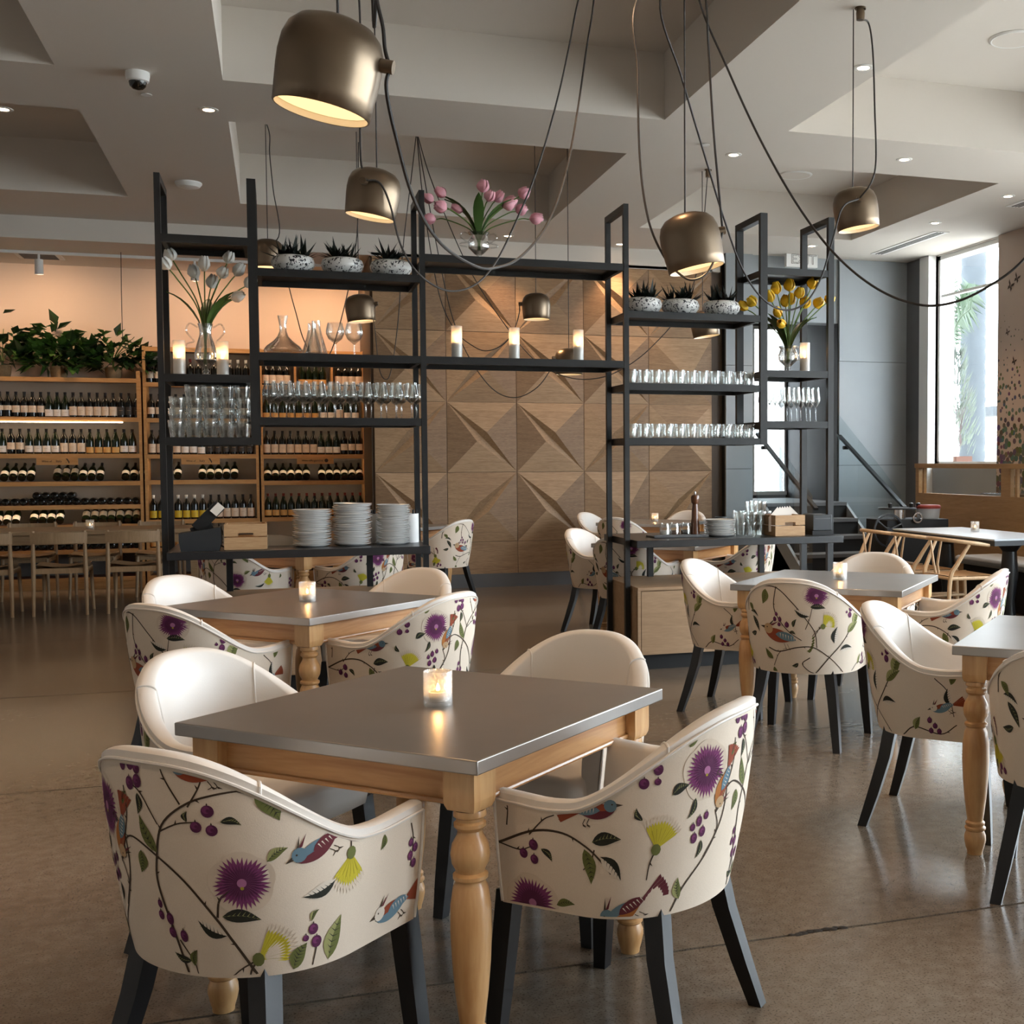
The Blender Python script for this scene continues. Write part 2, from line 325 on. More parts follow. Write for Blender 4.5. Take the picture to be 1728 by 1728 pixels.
# faceted oak wall
ww = struct(MB().box(.976, 4.90, 13.30, 15.1, 0, SOF).build('wall_oak', 'brown_dark'))
PW, CXS, RZ = .7755, [1.0015, 1.777, 2.5525, 3.328, 4.1035, 4.879], [.506, 1.2815, 2.055, 2.832, 3.607]
def oak_panel(kind):
    g = .0025; a, b = g, PW-g; d = .04; mb = MB()
    TL, TR, BR, BL = (a, 0, b), (b, 0, b), (b, 0, a), (a, 0, a)
    if kind == 0:   # ridge from top left to bottom right, folded kite between
        p1 = (PW*.56, -d, PW*.57); p2 = (PW*.42, -d*.86, PW*.44)
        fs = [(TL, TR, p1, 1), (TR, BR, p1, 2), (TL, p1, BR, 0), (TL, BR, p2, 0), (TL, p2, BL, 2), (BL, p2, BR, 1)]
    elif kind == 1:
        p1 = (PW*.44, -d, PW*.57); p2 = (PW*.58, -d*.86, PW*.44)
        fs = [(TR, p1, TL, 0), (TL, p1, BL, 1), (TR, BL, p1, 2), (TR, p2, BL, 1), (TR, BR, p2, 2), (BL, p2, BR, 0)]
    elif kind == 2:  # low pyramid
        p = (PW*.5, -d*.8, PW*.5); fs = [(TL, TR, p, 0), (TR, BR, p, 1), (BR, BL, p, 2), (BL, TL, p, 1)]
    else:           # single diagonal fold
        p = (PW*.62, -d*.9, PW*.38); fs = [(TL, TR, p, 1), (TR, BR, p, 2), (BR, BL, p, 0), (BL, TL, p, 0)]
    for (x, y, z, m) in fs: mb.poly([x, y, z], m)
    for (x, y) in ((TL, TR), (TR, BR), (BR, BL), (BL, TL)):
        mb.poly([x, y, (y[0], .03, y[2]), (x[0], .03, x[2])], 2)
    o = mb.build('oak_panel', ['oak_panel_a', 'oak_panel_b', 'oak_panel_c'], ww, sharp=2); KIDS[ww.name].pop(); return o
protos = [oak_panel(k) for k in range(4)]; usedp = [0]*4
PAT = [[0, 1, 0, 3, 1], [1, 0, 0, 1, 2], [0, 1, 0, 0, 3], [1, 0, 1, 0, 1]]
for r in range(4):
    for c in range(5):
        k = PAT[r][c]
        o = protos[k] if not usedp[k] else dup(protos[k], parent=ww)
        usedp[k] = 1; o.location = (CXS[c], 13.27, RZ[r])
for c in range(5): MB().box(CXS[c]+.002, CXS[c]+PW-.002, 13.262, 13.30, .15, .504).build('oak_panel', 'oak_panel_a', ww)
MB().box(.99, 4.88, 13.25, 13.3, 3.607, 3.64).build('cornice', 'white_paint', ww)
struct(MB().box(.99, 4.88, 13.235, 13.3, 0, .148).build('baseboard_oak', 'grey_dark'))
# grey panelled end: pier, recess with stair and door, flush panels
struct(MB().box(4.88, 5.03, 13.33, 15.0, 0, ZC).build('wall_return', 'brown_dark'))
pier = struct(MB().box(5.03, 5.37, 13.24, 15.0, 0, ZC).build('wall_pier', 'black_matt'))
for a, b in ((.002, 1.30), (1.305, 2.52), (2.525, ZC)): MB().box(5.032, 5.372, 13.2, 13.26, a, b).build('panel', 'grey_panel', pier)
hd = struct(MB().box(5.37, 6.52, 13.24, 13.5, 3.06, ZC).build('wall_header', 'grey_panel'))
gw = struct(MB().box(6.50, 7.52, 13.24, 15.0, 0, ZC).build('wall_grey', 'black_matt'))
for a, b in ((.002, 1.336), (1.341, 2.598), (2.603, ZC-.002)): MB().box(6.505, 7.44, 13.2, 13.26, a, b).build('panel', 'grey_panel', gw)
rb = MB().box(5.2, 6.0, 14.8, 15.0, 0, ZC); rb.box(6.0, 6.49, 14.8, 15.0, 0, .94); rb.box(6.0, 6.49, 14.8, 15.0, 3.18, ZC); rb.box(6.49, 6.6, 14.8, 15, 0, ZC)
struct(rb.build('wall_recess', 'grey_dark'))
d1 = struct(MB().box(6.0, 6.03, 14.76, 14.8, .94, 3.18).box(6.46, 6.49, 14.76, 14.8, .94, 3.18).box(6.03, 6.46, 14.76, 14.8, 3.14, 3.18).box(6.0, 6.49, 14.74, 14.8, .94, .99).build('door_1', 'white_paint'))
MB().box(6.03, 6.46, 14.83, 14.836, .99, 3.14).build('pane', 'glass_window', d1)
# right wall: window bays and the mural pier
rw = MB(); ys = -3.2
for (a, b, c, d) in sorted(WINS):
    rw.box(7.5, 7.75, ys, a, 0, 4.4); rw.box(7.5, 7.75, a, b, 0, c); rw.box(7.5, 7.75, a, b, d, 4.4); ys = b
rw.box(7.5, 7.75, ys, 15.0, 0, 4.4)
struct(rw.build('wall_right', 'plaster'))
struct(MB().box(7.47, 7.5, 11.29, 12.65, 0, 1.33).build('wall_sill', 'grey_panel'))
mw = struct(MB().box(7.46, 7.52, 8.8, 11.29, 0, ZC-.005).build('wall_mural', 'mural'))
for n, (a, b, c, d) in enumerate(WINS):
    f = MB(); t = .05
    for (y0, y1, z0, z1) in ((a, a+t, c, d), (b-t, b, c, d), (a, b, c, c+t), (a, b, d-t, d)): f.box(7.53, 7.62, y0, y1, z0, z1)
    if n: f.box(7.54, 7.61, (a+b)/2-.025, (a+b)/2+.025, c, d)
    else: f.box(7.55, 7.6, a, b, 3.33, 3.36)
    o = struct(f.build('window_%d' % (n+1), 'white_paint'))
    MB().box(7.585, 7.59, a+t, b-t, c+t, d-t).build('pane', 'glass_window', o)
struct(MB().box(7.40, 7.56, 12.65, 12.86, 0, ZC-.002).build('trim_2', 'white_paint'))
struct(MB().box(7.42, 7.54, 12.86, 13.2, 0, ZC-.002).build('trim_3', 'grey_dark'))
# butterflies painted on the mural pier
for (x, y, s) in ((1705, 483, .055), (1700, 561, .035), (1716, 470, .05), (1711, 610, .04)):
    p = atx(x, y, 7.455); b = MB()
    for q in (-1, 1):
        b.poly([(0, 0, -.3*s), (0, q*s*.9, s*.5), (0, q*s, 1.1*s), (0, q*.2*s, .5*s)]); b.poly([(0, 0, -.3*s), (0, q*.6*s, -.9*s), (0, q*.7*s, -.2*s), (0, q*.1*s, .2*s)])
    o = b.build('painted_butterfly', 'ink', mw); o.location = p; o.rotation_euler = (.5, 0, 0)
# ------------------------------------------------------------------ stair in the recess
st = thing('staircase', 'short dark stair with glass sides rising into the grey recess', 'stairs', (5.4, 11.7, 0))
for k in range(5):
    MB().box(.03, 1.06, k*.3, k*.3+.32, .18*(k+1)-.04, .18*(k+1)).build('tread', 'grey_dark', st)
    MB().box(.03, 1.06, k*.3+.01, k*.3+.03, .18*k, .18*(k+1)-.04).build('riser', 'black_matt', st)
MB().box(-.02, 1.1, 1.5, 3.06, .80, .90).build('landing', 'grey_dark', st)
for x in (0, 1.06):
    T = Matrix.Identity(4); s_ = MB()
    s_.poly([(x, -.18, 0), (x, .16, 0), (x, 1.62, .9), (x, 1.28, .9)]); s_.poly([(x+.035, -.18, 0), (x+.035, .16, 0), (x+.035, 1.62, .9), (x+.035, 1.28, .9)])
    s_.poly([(x, .16, 0), (x+.035, .16, 0), (x+.035, 1.62, .9), (x, 1.62, .9)]); s_.poly([(x, -.18, 0), (x+.035, -.18, 0), (x+.035, 1.28, .9), (x, 1.28, .9)])
    s_.build('stringer', 'grey_panel', st)
    MB().poly([(x+.015, -.08, .1), (x+.015, 1.5, .95), (x+.015, 1.5, 1.98), (x+.015, .35, 1.30), (x+.015, -.08, 1.02)]).build('glass_panel', 'glass_rail', st)
    MB().bar((x+.05, -.1, .88), (x+.05, 1.55, 1.72), .045, .03).build('handrail', 'steel_black', st)
    for (y, z) in ((.12, .45), (1.3, 1.55)): MB().tube([(x+.0, y, z), (x+.06, y, z)], .022, 10).build('clamp', 'steel_black', st)
ex = thing('exit_sign', 'white exit sign hanging below the ceiling at the grey recess', 'exit sign', (5.93, 13.06, 3.68))
MB().box(-.2, .2, -.03, .03, 0, .172).build('case', 'white_paint', ex)
def txt(s, size, mat, parent, loc, rot=(PI/2, 0, 0), ext=.001, name='lettering', outline=False):
    c = bpy.data.curves.new(name, 'FONT'); c.body = s; c.size = size; c.extrude = ext; c.align_x = 'CENTER'; c.align_y = 'CENTER'
    if outline: c.fill_mode = 'NONE'; c.bevel_depth = .0018; c.extrude = 0
    o = bpy.data.objects.new(name, c); COL.objects.link(o); dg = bpy.context.evaluated_depsgraph_get()
    me = bpy.data.meshes.new_from_object(o.evaluated_get(dg)); bpy.data.objects.remove(o); me.materials.clear(); me.materials.append(MATS[mat])
    o = bpy.data.objects.new(name, me); COL.objects.link(o); o.parent = parent; o.location = loc; o.rotation_euler = rot; KIDS.setdefault(parent.name, []).append(o); return o
txt('EXIT', .16, 'ink', ex, (.02, -.032, .086), outline=True)
MB().box(-.02, .02, -.02, .02, .172, .155+.0).build('mount', 'white_paint', ex)
# ------------------------------------------------------------------ outside, seen through window and door
struct(MB().box(7.76, 40, -20, 40, -.3, .05).box(3, 7.76, 15.1, 40, -.3, .05).build('ground_outside', 'plaster'))
tr = thing('palm_tree', 'grey ringed palm trunk standing outside the window', 'tree', (0, 0, 0))
pc = atd(1642, 600, 19.0); rows = []
prof = []
for k in range(60):
    z = k*.11; prof += [(.20-.012*k/60+(.012 if k % 2 else 0), z)]
MB().lathe(prof, (pc.x, pc.y, .05), 16).build('trunk', 'trunk_out', tr)
def frond(base, tip, up, n, w, mat, name, parent):
    b = MB(); P = bez([base, (Vector(base)+Vector(tip))/2+Vector((0, 0, up)), tip], 10); b.tube(P, .008, 5, 0)
    for i, p in enumerate(P[2:]):
        t = (P[min(i+3, len(P)-1)]-P[i+1]).normalized(); sd = t.cross(Vector((1, 0, 0))); sd = sd.normalized() if sd.length > .1 else Vector((0, 1, 0))
        for q in (-1, 1):
            e = p+(sd*q*.9+t*.5+Vector((random.uniform(-.2, .2), 0, -.3)))*w; b.poly([p-t*.02, e, p+t*.03])
    return b.build(name, mat, parent)
pt = thing('fan_palm', 'green palm with fanned fronds outside beside the ringed trunk', 'palm', (0, 0, 0))
c0 = atd(1597, 590, 17.2)
for k in range(7):
    a = -1.0+k*.33; tip = c0+Vector((.2*math.sin(k), math.sin(a)*.75, math.cos(a)*.95)); frond(c0, tip, .12, 10, .3, 'leaf_out', 'frond', pt)
MB().tube([Vector((c0.x, c0.y, .05)), c0], .05, 8).build('trunk', 'trunk_out', pt)
bs = thing('potted_conifer', 'bright green feathery shrub in clay planter outside window', 'shrub', (0, 0, 0))
c1 = atd(1613, 770, 16.0); b = MB(); random.seed(5)
for k in range(700):
    z = random.random()**.8; a = random.uniform(0, 2*PI); r = (.30*(1-z)+.07)*math.sqrt(random.random())
    p = c1+Vector((r*math.cos(a), r*math.sin(a), z*1.4)); d = Vector((math.cos(a)*.5, math.sin(a)*.5, 1)).normalized()*random.uniform(.10, .2); w = d.orthogonal().normalized()*.022
    b.poly([p-w, p+w, p+d])
tag(b.build('foliage', 'shrub_out', bs), kind='stuff')
MB().lathe([(.0, .05-c1.z), (.2, .05-c1.z), (.24, -.02), (.24, .0), (.2, .0)], c1, 6).build('planter', 'clay_out', bs)
rd = thing('red_grass', 'reddish ornamental grass outside behind the clay planter', 'grass', (0, 0, 0)); c2 = atd(1588, 740, 18.2); b = MB()
for k in range(160):
    a = random.uniform(0, 2*PI); p = c2+Vector((.3*math.cos(a), .3*math.sin(a), random.uniform(-.2, .3))); d = Vector((random.uniform(-.2, .2), random.uniform(-.2, .2), random.uniform(.4, .9))); b.poly([p, p+Vector((0, .012, 0)), p+d])
tag(b.build('blades', 'grass_out', rd), kind='stuff')
hb = thing('white_building', 'pale sunlit building across the court outside the window', 'building', (0, 0, 0))
MB().box(19, 24, 15, 40, 0, 2.6).build('wall', 'white_paint', hb); MB().box(18.4, 24.5, 14.6, 41, 2.6, 2.85).build('roof', 'dark_out', hb)  # roof takes one even dark outdoor colour
MB().box(18.95, 19.02, 22, 25, .6, 1.9).build('window', 'dark_out', hb)
cw = thing('court_wall', 'pale court wall seen through the glazed door', 'wall', (0, 0, 0)); MB().box(4.5, 12, 19.5, 19.7, 0, 4).build('wall', 'white_paint', cw)
lamp('door_portal', 'AREA', (6.245, 15.05, 2.06), (1, 1, 1), 1, shape='RECTANGLE', size=.46, size_y=2.2, rot=(-PI/2, 0, 0), portal=True)
# ================================================================== tub chairs with printed backs
T0 = .80
def hz(t):
    a = abs(t)
    if a >= .88: return .622+.010*(a-.88)/.12
    return .622+.206*(.5+.5*math.cos(PI*(a/.88)**1.25))
def outer(t, z):
    e = min(1.1, max(0, (z-.365)/.48)); bul = .012*4*e*(1-e)
    a = .266+.034*e+bul; b = .232+.075*e+bul
    if abs(t) <= T0:
        f = t/T0*PI/2; sx, cx = math.sin(f), math.cos(f)
        return (a*math.copysign(abs(sx)**.97, sx), -b*abs(cx)**.97)
    return (math.copysign(a, t), .205*(abs(t)-T0)/(1-T0))
UT = [0]
for i in range(200):
    (x0, y0), (x1, y1) = outer(i/200, .6), outer((i+1)/200, .6); UT.append(UT[-1]+math.hypot(x1-x0, y1-y0))
def t_of_u(u):
    a = min(abs(u), UT[-1]-1e-6); lo = 0
    for i in range(200):
        if UT[i+1] >= a: return math.copysign((i+(a-UT[i])/(UT[i+1]-UT[i]))/200, u)
    return math.copysign(1, u)
def normal(t, z):
    d = .004; t0, t1 = max(-1, t-d), min(1, t+d); a, b = outer(t0, z), outer(t1, z); c, e = outer(t, z-.01), outer(t, z+.01)
    tu = Vector((b[0]-a[0], b[1]-a[1], 0)); tv = Vector((e[0]-c[0], e[1]-c[1], .02)); return tu.cross(tv).normalized()
def spt(t, z, off=0):
    x, y = outer(t, z); p = Vector((x, y, z))
    return p+normal(t, z)*off if off else p
TH = .052
TS = [-1+2*i/72 for i in range(73)]
PR = ['pr_stem', 'pr_leaf', 'pr_leafd', 'pr_leafl', 'pr_purple', 'pr_purpl2', 'pr_pink', 'pr_halo', 'pr_yellow', 'pr_yell2', 'pr_blue', 'pr_rust', 'pr_orange', 'pr_wine', 'pr_white', 'pr_tan']
PI_ = {k[3:]: i for i, k in enumerate(PR)}
class Print:    # flat motifs in cloth coordinates (u along the back, z up), laid on the curved cloth
    def __init__(s): s.p = []
    def tri(s, pts, c, lay): s.p.append((pts, PI_[c], lay))
    def fan(s, ctr, ring, c, lay):
        n = len(ring)
        for i in range(n): s.tri([ctr, ring[i], ring[(i+1) % n]], c, lay)
    def strip(s, L, R, c, lay):
        for i in range(len(L)-1): s.tri([L[i], R[i], R[i+1], L[i+1]], c, lay)
    def vine(s, pts, w=.0032, w2=.0018, c='stem'):
        P = bez([(x, y, 0) for x, y in pts], 6); L = []; R = []
        for i, p in enumerate(P):
            t = (P[min(i+1, len(P)-1)]-P[max(0, i-1)]).normalized(); k = (w+(w2-w)*i/len(P))*.62
            L.append((p.x-t.y*k, p.y+t.x*k)); R.append((p.x+t.y*k, p.y-t.x*k))
        s.strip(L, R, c, 1)
        for i in range(5, len(P)-4, 9):    # small thorns
            p = P[i]; t = (P[i+1]-p).normalized(); q = 1 if i % 2 else -1
            s.tri([(p.x, p.y), (p.x+t.x*.006, p.y+t.y*.006), (p.x-t.y*.009*q+t.x*.009, p.y+t.x*.009*q+t.y*.009)], c, 1)
    def leaf(s, x, y, ang, Ln=.06, Wd=.024, style=0):
        Ln *= 1.12; Wd *= 1.2; a = math.radians(ang); ca, sa = math.cos(a), math.sin(a); n = 8
        def P(u, v): return (x+u*ca-v*sa, y+u*sa+v*ca)
        cen, up_, dn = [], [], []
        for i in range(n+1):
            k = i/n; h = Wd/2*math.sin(PI*k**.85)*(1.15-.3*k); bow = .006*math.sin(PI*k)
            cen.append(P(k*Ln, bow)); up_.append(P(k*Ln, bow+h)); dn.append(P(k*Ln, bow-h))
        c1, c2, c3 = (('leaf', 'leaf', 'leafd'), ('leafd', 'leafd', 'leafl'), ('leafd', 'white', 'leafd'), ('leafl', 'leaf', 'leafd'))[style]
        s.strip(cen, up_, c1, 2); s.strip(cen, dn, c2, 2)
        vein = 'leafd' if style in (0, 3) else 'leafl'
        if style == 2: vein = 'leafd'
        for i in range(n):
            p, q = cen[i], cen[i+1]; s.tri([(p[0]-sa*.0006, p[1]+ca*.0006), (p[0]+sa*.0006, p[1]-ca*.0006), q], vein, 3)
        for i in range(1, n-1):
            k = i/n; h = Wd/2*math.sin(PI*k)*.8
            for sg in (1, -1):
                e = P(k*Ln+.008, .006*math.sin(PI*k)+sg*h); p = cen[i]; s.tri([p, (p[0]+ca*.0022, p[1]+sa*.0022), e], vein if sg > 0 or style != 1 else 'leafd', 3)
    def flower(s, x, y, R=.05, squash=1, seed=1):
        R *= 1.1; rnd = random.Random(seed)
        def ring(f, n): return [(x+math.cos(2*PI*i/n)*f(i/n), y+math.sin(2*PI*i/n)*f(i/n)*squash) for i in range(n)]
        lob = lambda k: R*(1.10+.10*abs(math.sin(PI*5*k+.6)))
        s.fan((x, y), ring(lob, 60), 'halo', 1)
        n = 72; r1 = []
        for i in range(n):
            k = i/n; base = R*(.84+.14*abs(math.sin(PI*4.5*k))); r1.append(base*(1.10 if i % 2 else .80)*rnd.uniform(.95, 1.05))
        s.fan((x, y), [(x+math.cos(2*PI*i/n)*r1[i], y+math.sin(2*PI*i/n)*r1[i]*squash) for i in range(n)], 'purpl2', 2)
        s.fan((x, y), [(x+math.cos(2*PI*i/n)*R*.62*(1.15 if i % 2 else .78), y+math.sin(2*PI*i/n)*R*.62*(1.15 if i % 2 else .78)*squash) for i in range(n)], 'purple', 3)
        s.fan((x, y), ring(lambda k: R*.17, 14), 'pink', 4)
        s.fan((x, y-R*.2), [(x+math.cos(2*PI*i/8)*R*.07, y-R*.2+math.sin(2*PI*i/8)*R*.07) for i in range(8)], 'yell2', 4)
    def berry(s, x, y, r=.0105, el=1.1, c='purple'):
        s.fan((x, y), [(x+math.cos(2*PI*i/16)*r, y+math.sin(2*PI*i/16)*r*el) for i in range(16)], c, 3)
        s.fan((x-r*.2, y+r*.2), [(x-r*.2+math.cos(2*PI*i/12)*r*.6, y+r*.25+math.sin(2*PI*i/12)*r*.62) for i in range(12)], 'purpl2', 4)
        s.fan((x+r*.1, y+r*.1), [(x+r*.1+math.cos(2*PI*i/8)*r*.3, y+r*.1+math.sin(2*PI*i/8)*r*.3) for i in range(8)], c, 5)
        s.tri([(x-.002, y+r*el), (x+.002, y+r*el), (x, y+r*el+.005)], 'stem', 3)
    def fanf(s, x, y, ang, R=.045, spread=95):     # fan-shaped yellow bloom, (x,y) is its base
        R *= 1.55; a = math.radians(ang); n = 26; sp = math.radians(spread); ring = []
        for i in range(n+1):
            k = i/n-.5; r = R*(1.0 if i % 2 else .86)*(1-.25*abs(k)); ring.append((x+math.cos(a+k*sp)*r, y+math.sin(a+k*sp)*r))
        hal = [(x+(px-x)*1.22, y+(py-y)*1.22) for px, py in ring]
        for i in range(n): s.tri([(x, y), hal[i], hal[i+1]], 'halo', 1); s.tri([(x, y), ring[i], ring[i+1]], 'yellow', 2)
        for i in range(2, n-1, 4):
            px, py = ring[i]; s.tri([(x, y), (x+(px-x)*.85-.0008, y+(py-y)*.85), (x+(px-x)*.85+.0008, y+(py-y)*.85+.0008)], 'yell2', 3)
        s.fan((x, y), [(x+math.cos(2*PI*i/10)*R*.17, y+math.sin(2*PI*i/10)*R*.2) for i in range(10)], 'leaf', 4)
        s.vine([(x, y), (x-math.cos(a)*R*.5-.004, y-math.sin(a)*R*.5), (x-math.cos(a)*R*1.0, y-math.sin(a)*R*1.0-.004)], .003, .002)
    def bird(s, x, y, ang, Ln=.12, flip=1, body='rust', belly='orange', head='blue', tail='wine'):
        Ln *= 1.3; a = math.radians(ang); ca, sa = math.cos(a), math.sin(a)
        def P(u, v): v *= flip; return (x+(u*ca-v*sa)*Ln, y+(u*sa+v*ca)*Ln)
        n = 12; T, B, Mx = [], [], []
        for i in range(n+1):
            k = i/n; u = -.5+k*.62; h = .15*math.sin(PI*min(1, k*1.02))**.7*(1-.15*k); T.append(P(u, h*.8)); B.append(P(u, -h)); Mx.append(P(u, -.01))
        s.strip(T, Mx, body, 3); s.strip(Mx, B, belly, 3)
        s.fan(P(-.42, .06), [P(-.42+.10*math.cos(2*PI*i/14), .06+.10*math.sin(2*PI*i/14)) for i in range(14)], head, 4)
        s.tri([P(-.51, .09), P(-.51, .03), P(-.62, .05)], 'stem', 4)
        s.fan(P(-.45, .08), [P(-.45+.014*math.cos(2*PI*i/8), .08+.014*math.sin(2*PI*i/8)) for i in range(8)], 'stem', 6)
        s.tri([P(-.40, .14), P(-.34, .14), P(-.22, .27)], 'wine', 4); s.tri([P(-.42, .15), P(-.38, .15), P(-.31, .29)], 'stem', 4)
        w = []                                   # folded wing with bars
        for i in range(9): k = i/8; w.append((P(-.25+k*.42, .10*math.sin(PI*k)**.6), P(-.25+k*.42, -.06*math.sin(PI*k)**.8)))
        s.strip([q[0] for q in w], [q[1] for q in w], 'blue' if body != 'blue' else 'wine', 5)
        for i in range(1, 7): u = -.22+i*.055; s.tri([P(u, .05), P(u+.02, .05), P(u+.03, -.03)], 'white', 6)
        for i in range(6):                        # tail feathers
            b = -.35+i*.14; c, d = math.cos(b), math.sin(b); s.tri([P(.08, 0), P(.10+.40*c+.02*d, .40*d-.025), P(.10+.42*c-.02*d, .40*d+.03)], tail, 3)
        for q in (-.05, .02): s.vine([P(q, -.12), P(q+.05, -.20), P(q+.0, -.24)], .0016, .0012)
    def build(s, parent, name='floral_print'):
        mb = MB()
        for pts, c, lay in s.p:
            q = []
            for (u, z) in pts:
                t = t_of_u(max(-.662, min(.662, u))); z2 = max(.372, min(z, hz(t)-.022)); q.append(spt(t, z2, .0007+.00022*lay))
            mb.poly(q, c)
        return mb.build(name, PR, parent, sharp=180)
def print_one():
    p = Print()
    # right side of the back
    p.vine([(.21, .372), (.165, .45), (.135, .50), (.08, .575), (.02, .625), (-.04, .655), (-.075, .64)], .005, .003)
    p.vine([(.05, .372), (.035, .46), (.015, .56), (.022, .62), (.045, .69), (.10, .735), (.16, .755), (.24, .765)], .005, .003)
    p.vine([(.09, .735), (.06, .79), (.05, .83)], .003, .002); p.vine([(.14, .50), (.15, .54), (.185, .565)], .004, .003)
    p.vine([(.105, .73), (.13, .77), (.14, .80)], .003, .002); p.vine([(.035, .675), (.08, .695), (.12, .70)], .003, .002)
    p.vine([(.045, .445), (.07, .40), (.075, .372)], .003, .002); p.vine([(-.03, .77), (.0, .75), (.035, .69)], .003, .002)
    p.flower(.195, .572, .05, 1, 1)
    for q in ((.143, .722, .0125, 1.0), (.118, .69, .0115, 1.0), (.148, .683, .0115, 1.0)): p.berry(*q)
    for q in ((-.045, .805, .009, 1.5), (-.022, .808, .010, 1.3), (-.005, .80, .009, 1.2), (-.028, .768, .011, 1.3), (-.006, .775, .011, 1.3)): p.berry(*q)
    for q in ((.01, .52, .006, 1.6), (.008, .495, .0075, 1.4), (.03, .49, .009, 1.5), (.03, .46, .009, 1.3), (.058, .455, .009, 1.5)): p.berry(*q)
    for q in ((.335, .452, .011, 1.1), (.318, .435, .007, 1), (.343, .423, .012, 1.1)): p.berry(*q)
    for q in ((.622, .555, .008, 1.2), (.638, .54, .009, 1.2), (.622, .525, .009, 1.2), (.635, .505, .009, 1.2)): p.berry(*q)
    p.vine([(.343, .41), (.335, .372)], .003, .002); p.vine([(.62, .60), (.63, .56), (.625, .50)], .003, .002)
    p.leaf(.232, .758, -58, .068, .034, 0); p.leaf(.165, .70, -12, .035, .013, 1); p.leaf(.245, .612, 30, .042, .017, 3); p.leaf(.15, .502, -8, .07, .024, 1)
    p.leaf(.155, .46, 150, .06, .024, 2); p.leaf(.025, .63, 115, .075, .022, 0); p.leaf(-.02, .63, -100, .045, .022, 0); p.leaf(-.01, .75, -95, .04, .014, 1)
    p.leaf(.385, .545, 195, .068, .024, 2); p.leaf(.375, .375, 72, .085, .034, 3); p.leaf(.29, .372, 60, .055, .028, 0); p.leaf(.07, .39, 70, .035, .014, 0); p.leaf(.065, .40, 160, .04, .014, 1)
    p.leaf(.53, .60, -110, .03, .014, 0); p.leaf(.33, .47, 50, .025, .01, 3); p.leaf(.10, .70, 80, .02, .01, 1)
    p.fanf(.425, .592, -95, .046, 85); p.fanf(.215, .405, 30, .05, 80); p.vine([(.215, .405), (.20, .385), (.195, .372)], .004, .003)
    p.bird(.37, .635, 25, .12, 1, 'blue', 'wine', 'blue', 'wine'); p.bird(.60, .425, 10, .125, 1, 'rust', 'blue', 'white', 'rust')
    p.bird(-.075, .675, 70, .11, -1, 'rust', 'orange', 'tan', 'rust'); p.bird(.155, .80, 0, .11, 1, 'orange', 'rust', 'blue', 'wine')
    # left side of the back
    p.vine([(-.655, .515), (-.56, .555), (-.48, .56), (-.42, .535), (-.38, .50), (-.36, .475)], .005, .003); p.vine([(-.655, .515), (-.60, .505), (-.57, .515)], .003, .002)
    p.vine([(-.63, .56), (-.625, .60), (-.63, .63)], .003, .002); p.vine([(-.57, .545), (-.53, .585), (-.50, .60)], .003, .002)
    p.vine([(-.20, .372), (-.17, .43), (-.11, .50), (-.07, .58), (-.07, .66), (-.11, .69)], .004, .003); p.vine([(-.12, .49), (-.085, .55), (-.10, .60)], .003, .002)
    p.vine([(-.08, .62), (-.05, .70), (-.05, .76)], .003, .002); p.vine([(-.40, .53), (-.41, .50), (-.43, .48)], .003, .002)
    p.flower(-.14, .70, .048, 1.15, 3); p.flower(-.575, .378, .055, 1, 4)
    for q in ((-.56, .522, .012, 1.1), (-.588, .498, .011, 1.1), (-.56, .487, .0105, 1.1)): p.berry(*q)
    for q in ((-.285, .728, .012, 1.1), (-.26, .716, .011, 1.2), (-.29, .685, .0115, 1.1), (-.26, .688, .008, 1)): p.berry(*q)
    for q in ((-.165, .57, .007, 1.3), (-.148, .582, .008, 1.6), (-.128, .592, .007, 1.4), (-.158, .543, .009, 1.4), (-.135, .555, .009, 1.4)): p.berry(*q)
    p.leaf(-.405, .548, 8, .062, .026, 1); p.leaf(-.425, .53, -80, .075, .026, 0); p.leaf(-.385, .515, -48, .066, .026, 2); p.leaf(-.54, .515, -45, .035, .014, 1); p.leaf(-.51, .383, 10, .045, .016, 0)
    p.leaf(-.225, .655, 25, .04, .02, 1); p.leaf(-.165, .64, -110, .045, .012, 1); p.leaf(-.33, .69, 85, .035, .018, 0); p.leaf(-.265, .735, 20, .03, .016, 0); p.leaf(-.135, .535, -105, .04, .012, 1)
    p.leaf(-.18, .40, 100, .05, .02, 3); p.leaf(-.29, .60, 115, .03, .012, 1); p.leaf(-.08, .60, 80, .04, .012, 1); p.leaf(-.06, .72, 60, .03, .014, 0); p.leaf(-.19, .76, 50, .035, .018, 0)
    p.fanf(-.255, .53, 75, .045, 85); p.bird(-.42, .618, 188, .11, -1, 'rust', 'wine', 'blue', 'rust'); p.bird(-.30, .40, 30, .14, 1, 'blue', 'orange', 'blue', 'wine')
    return p
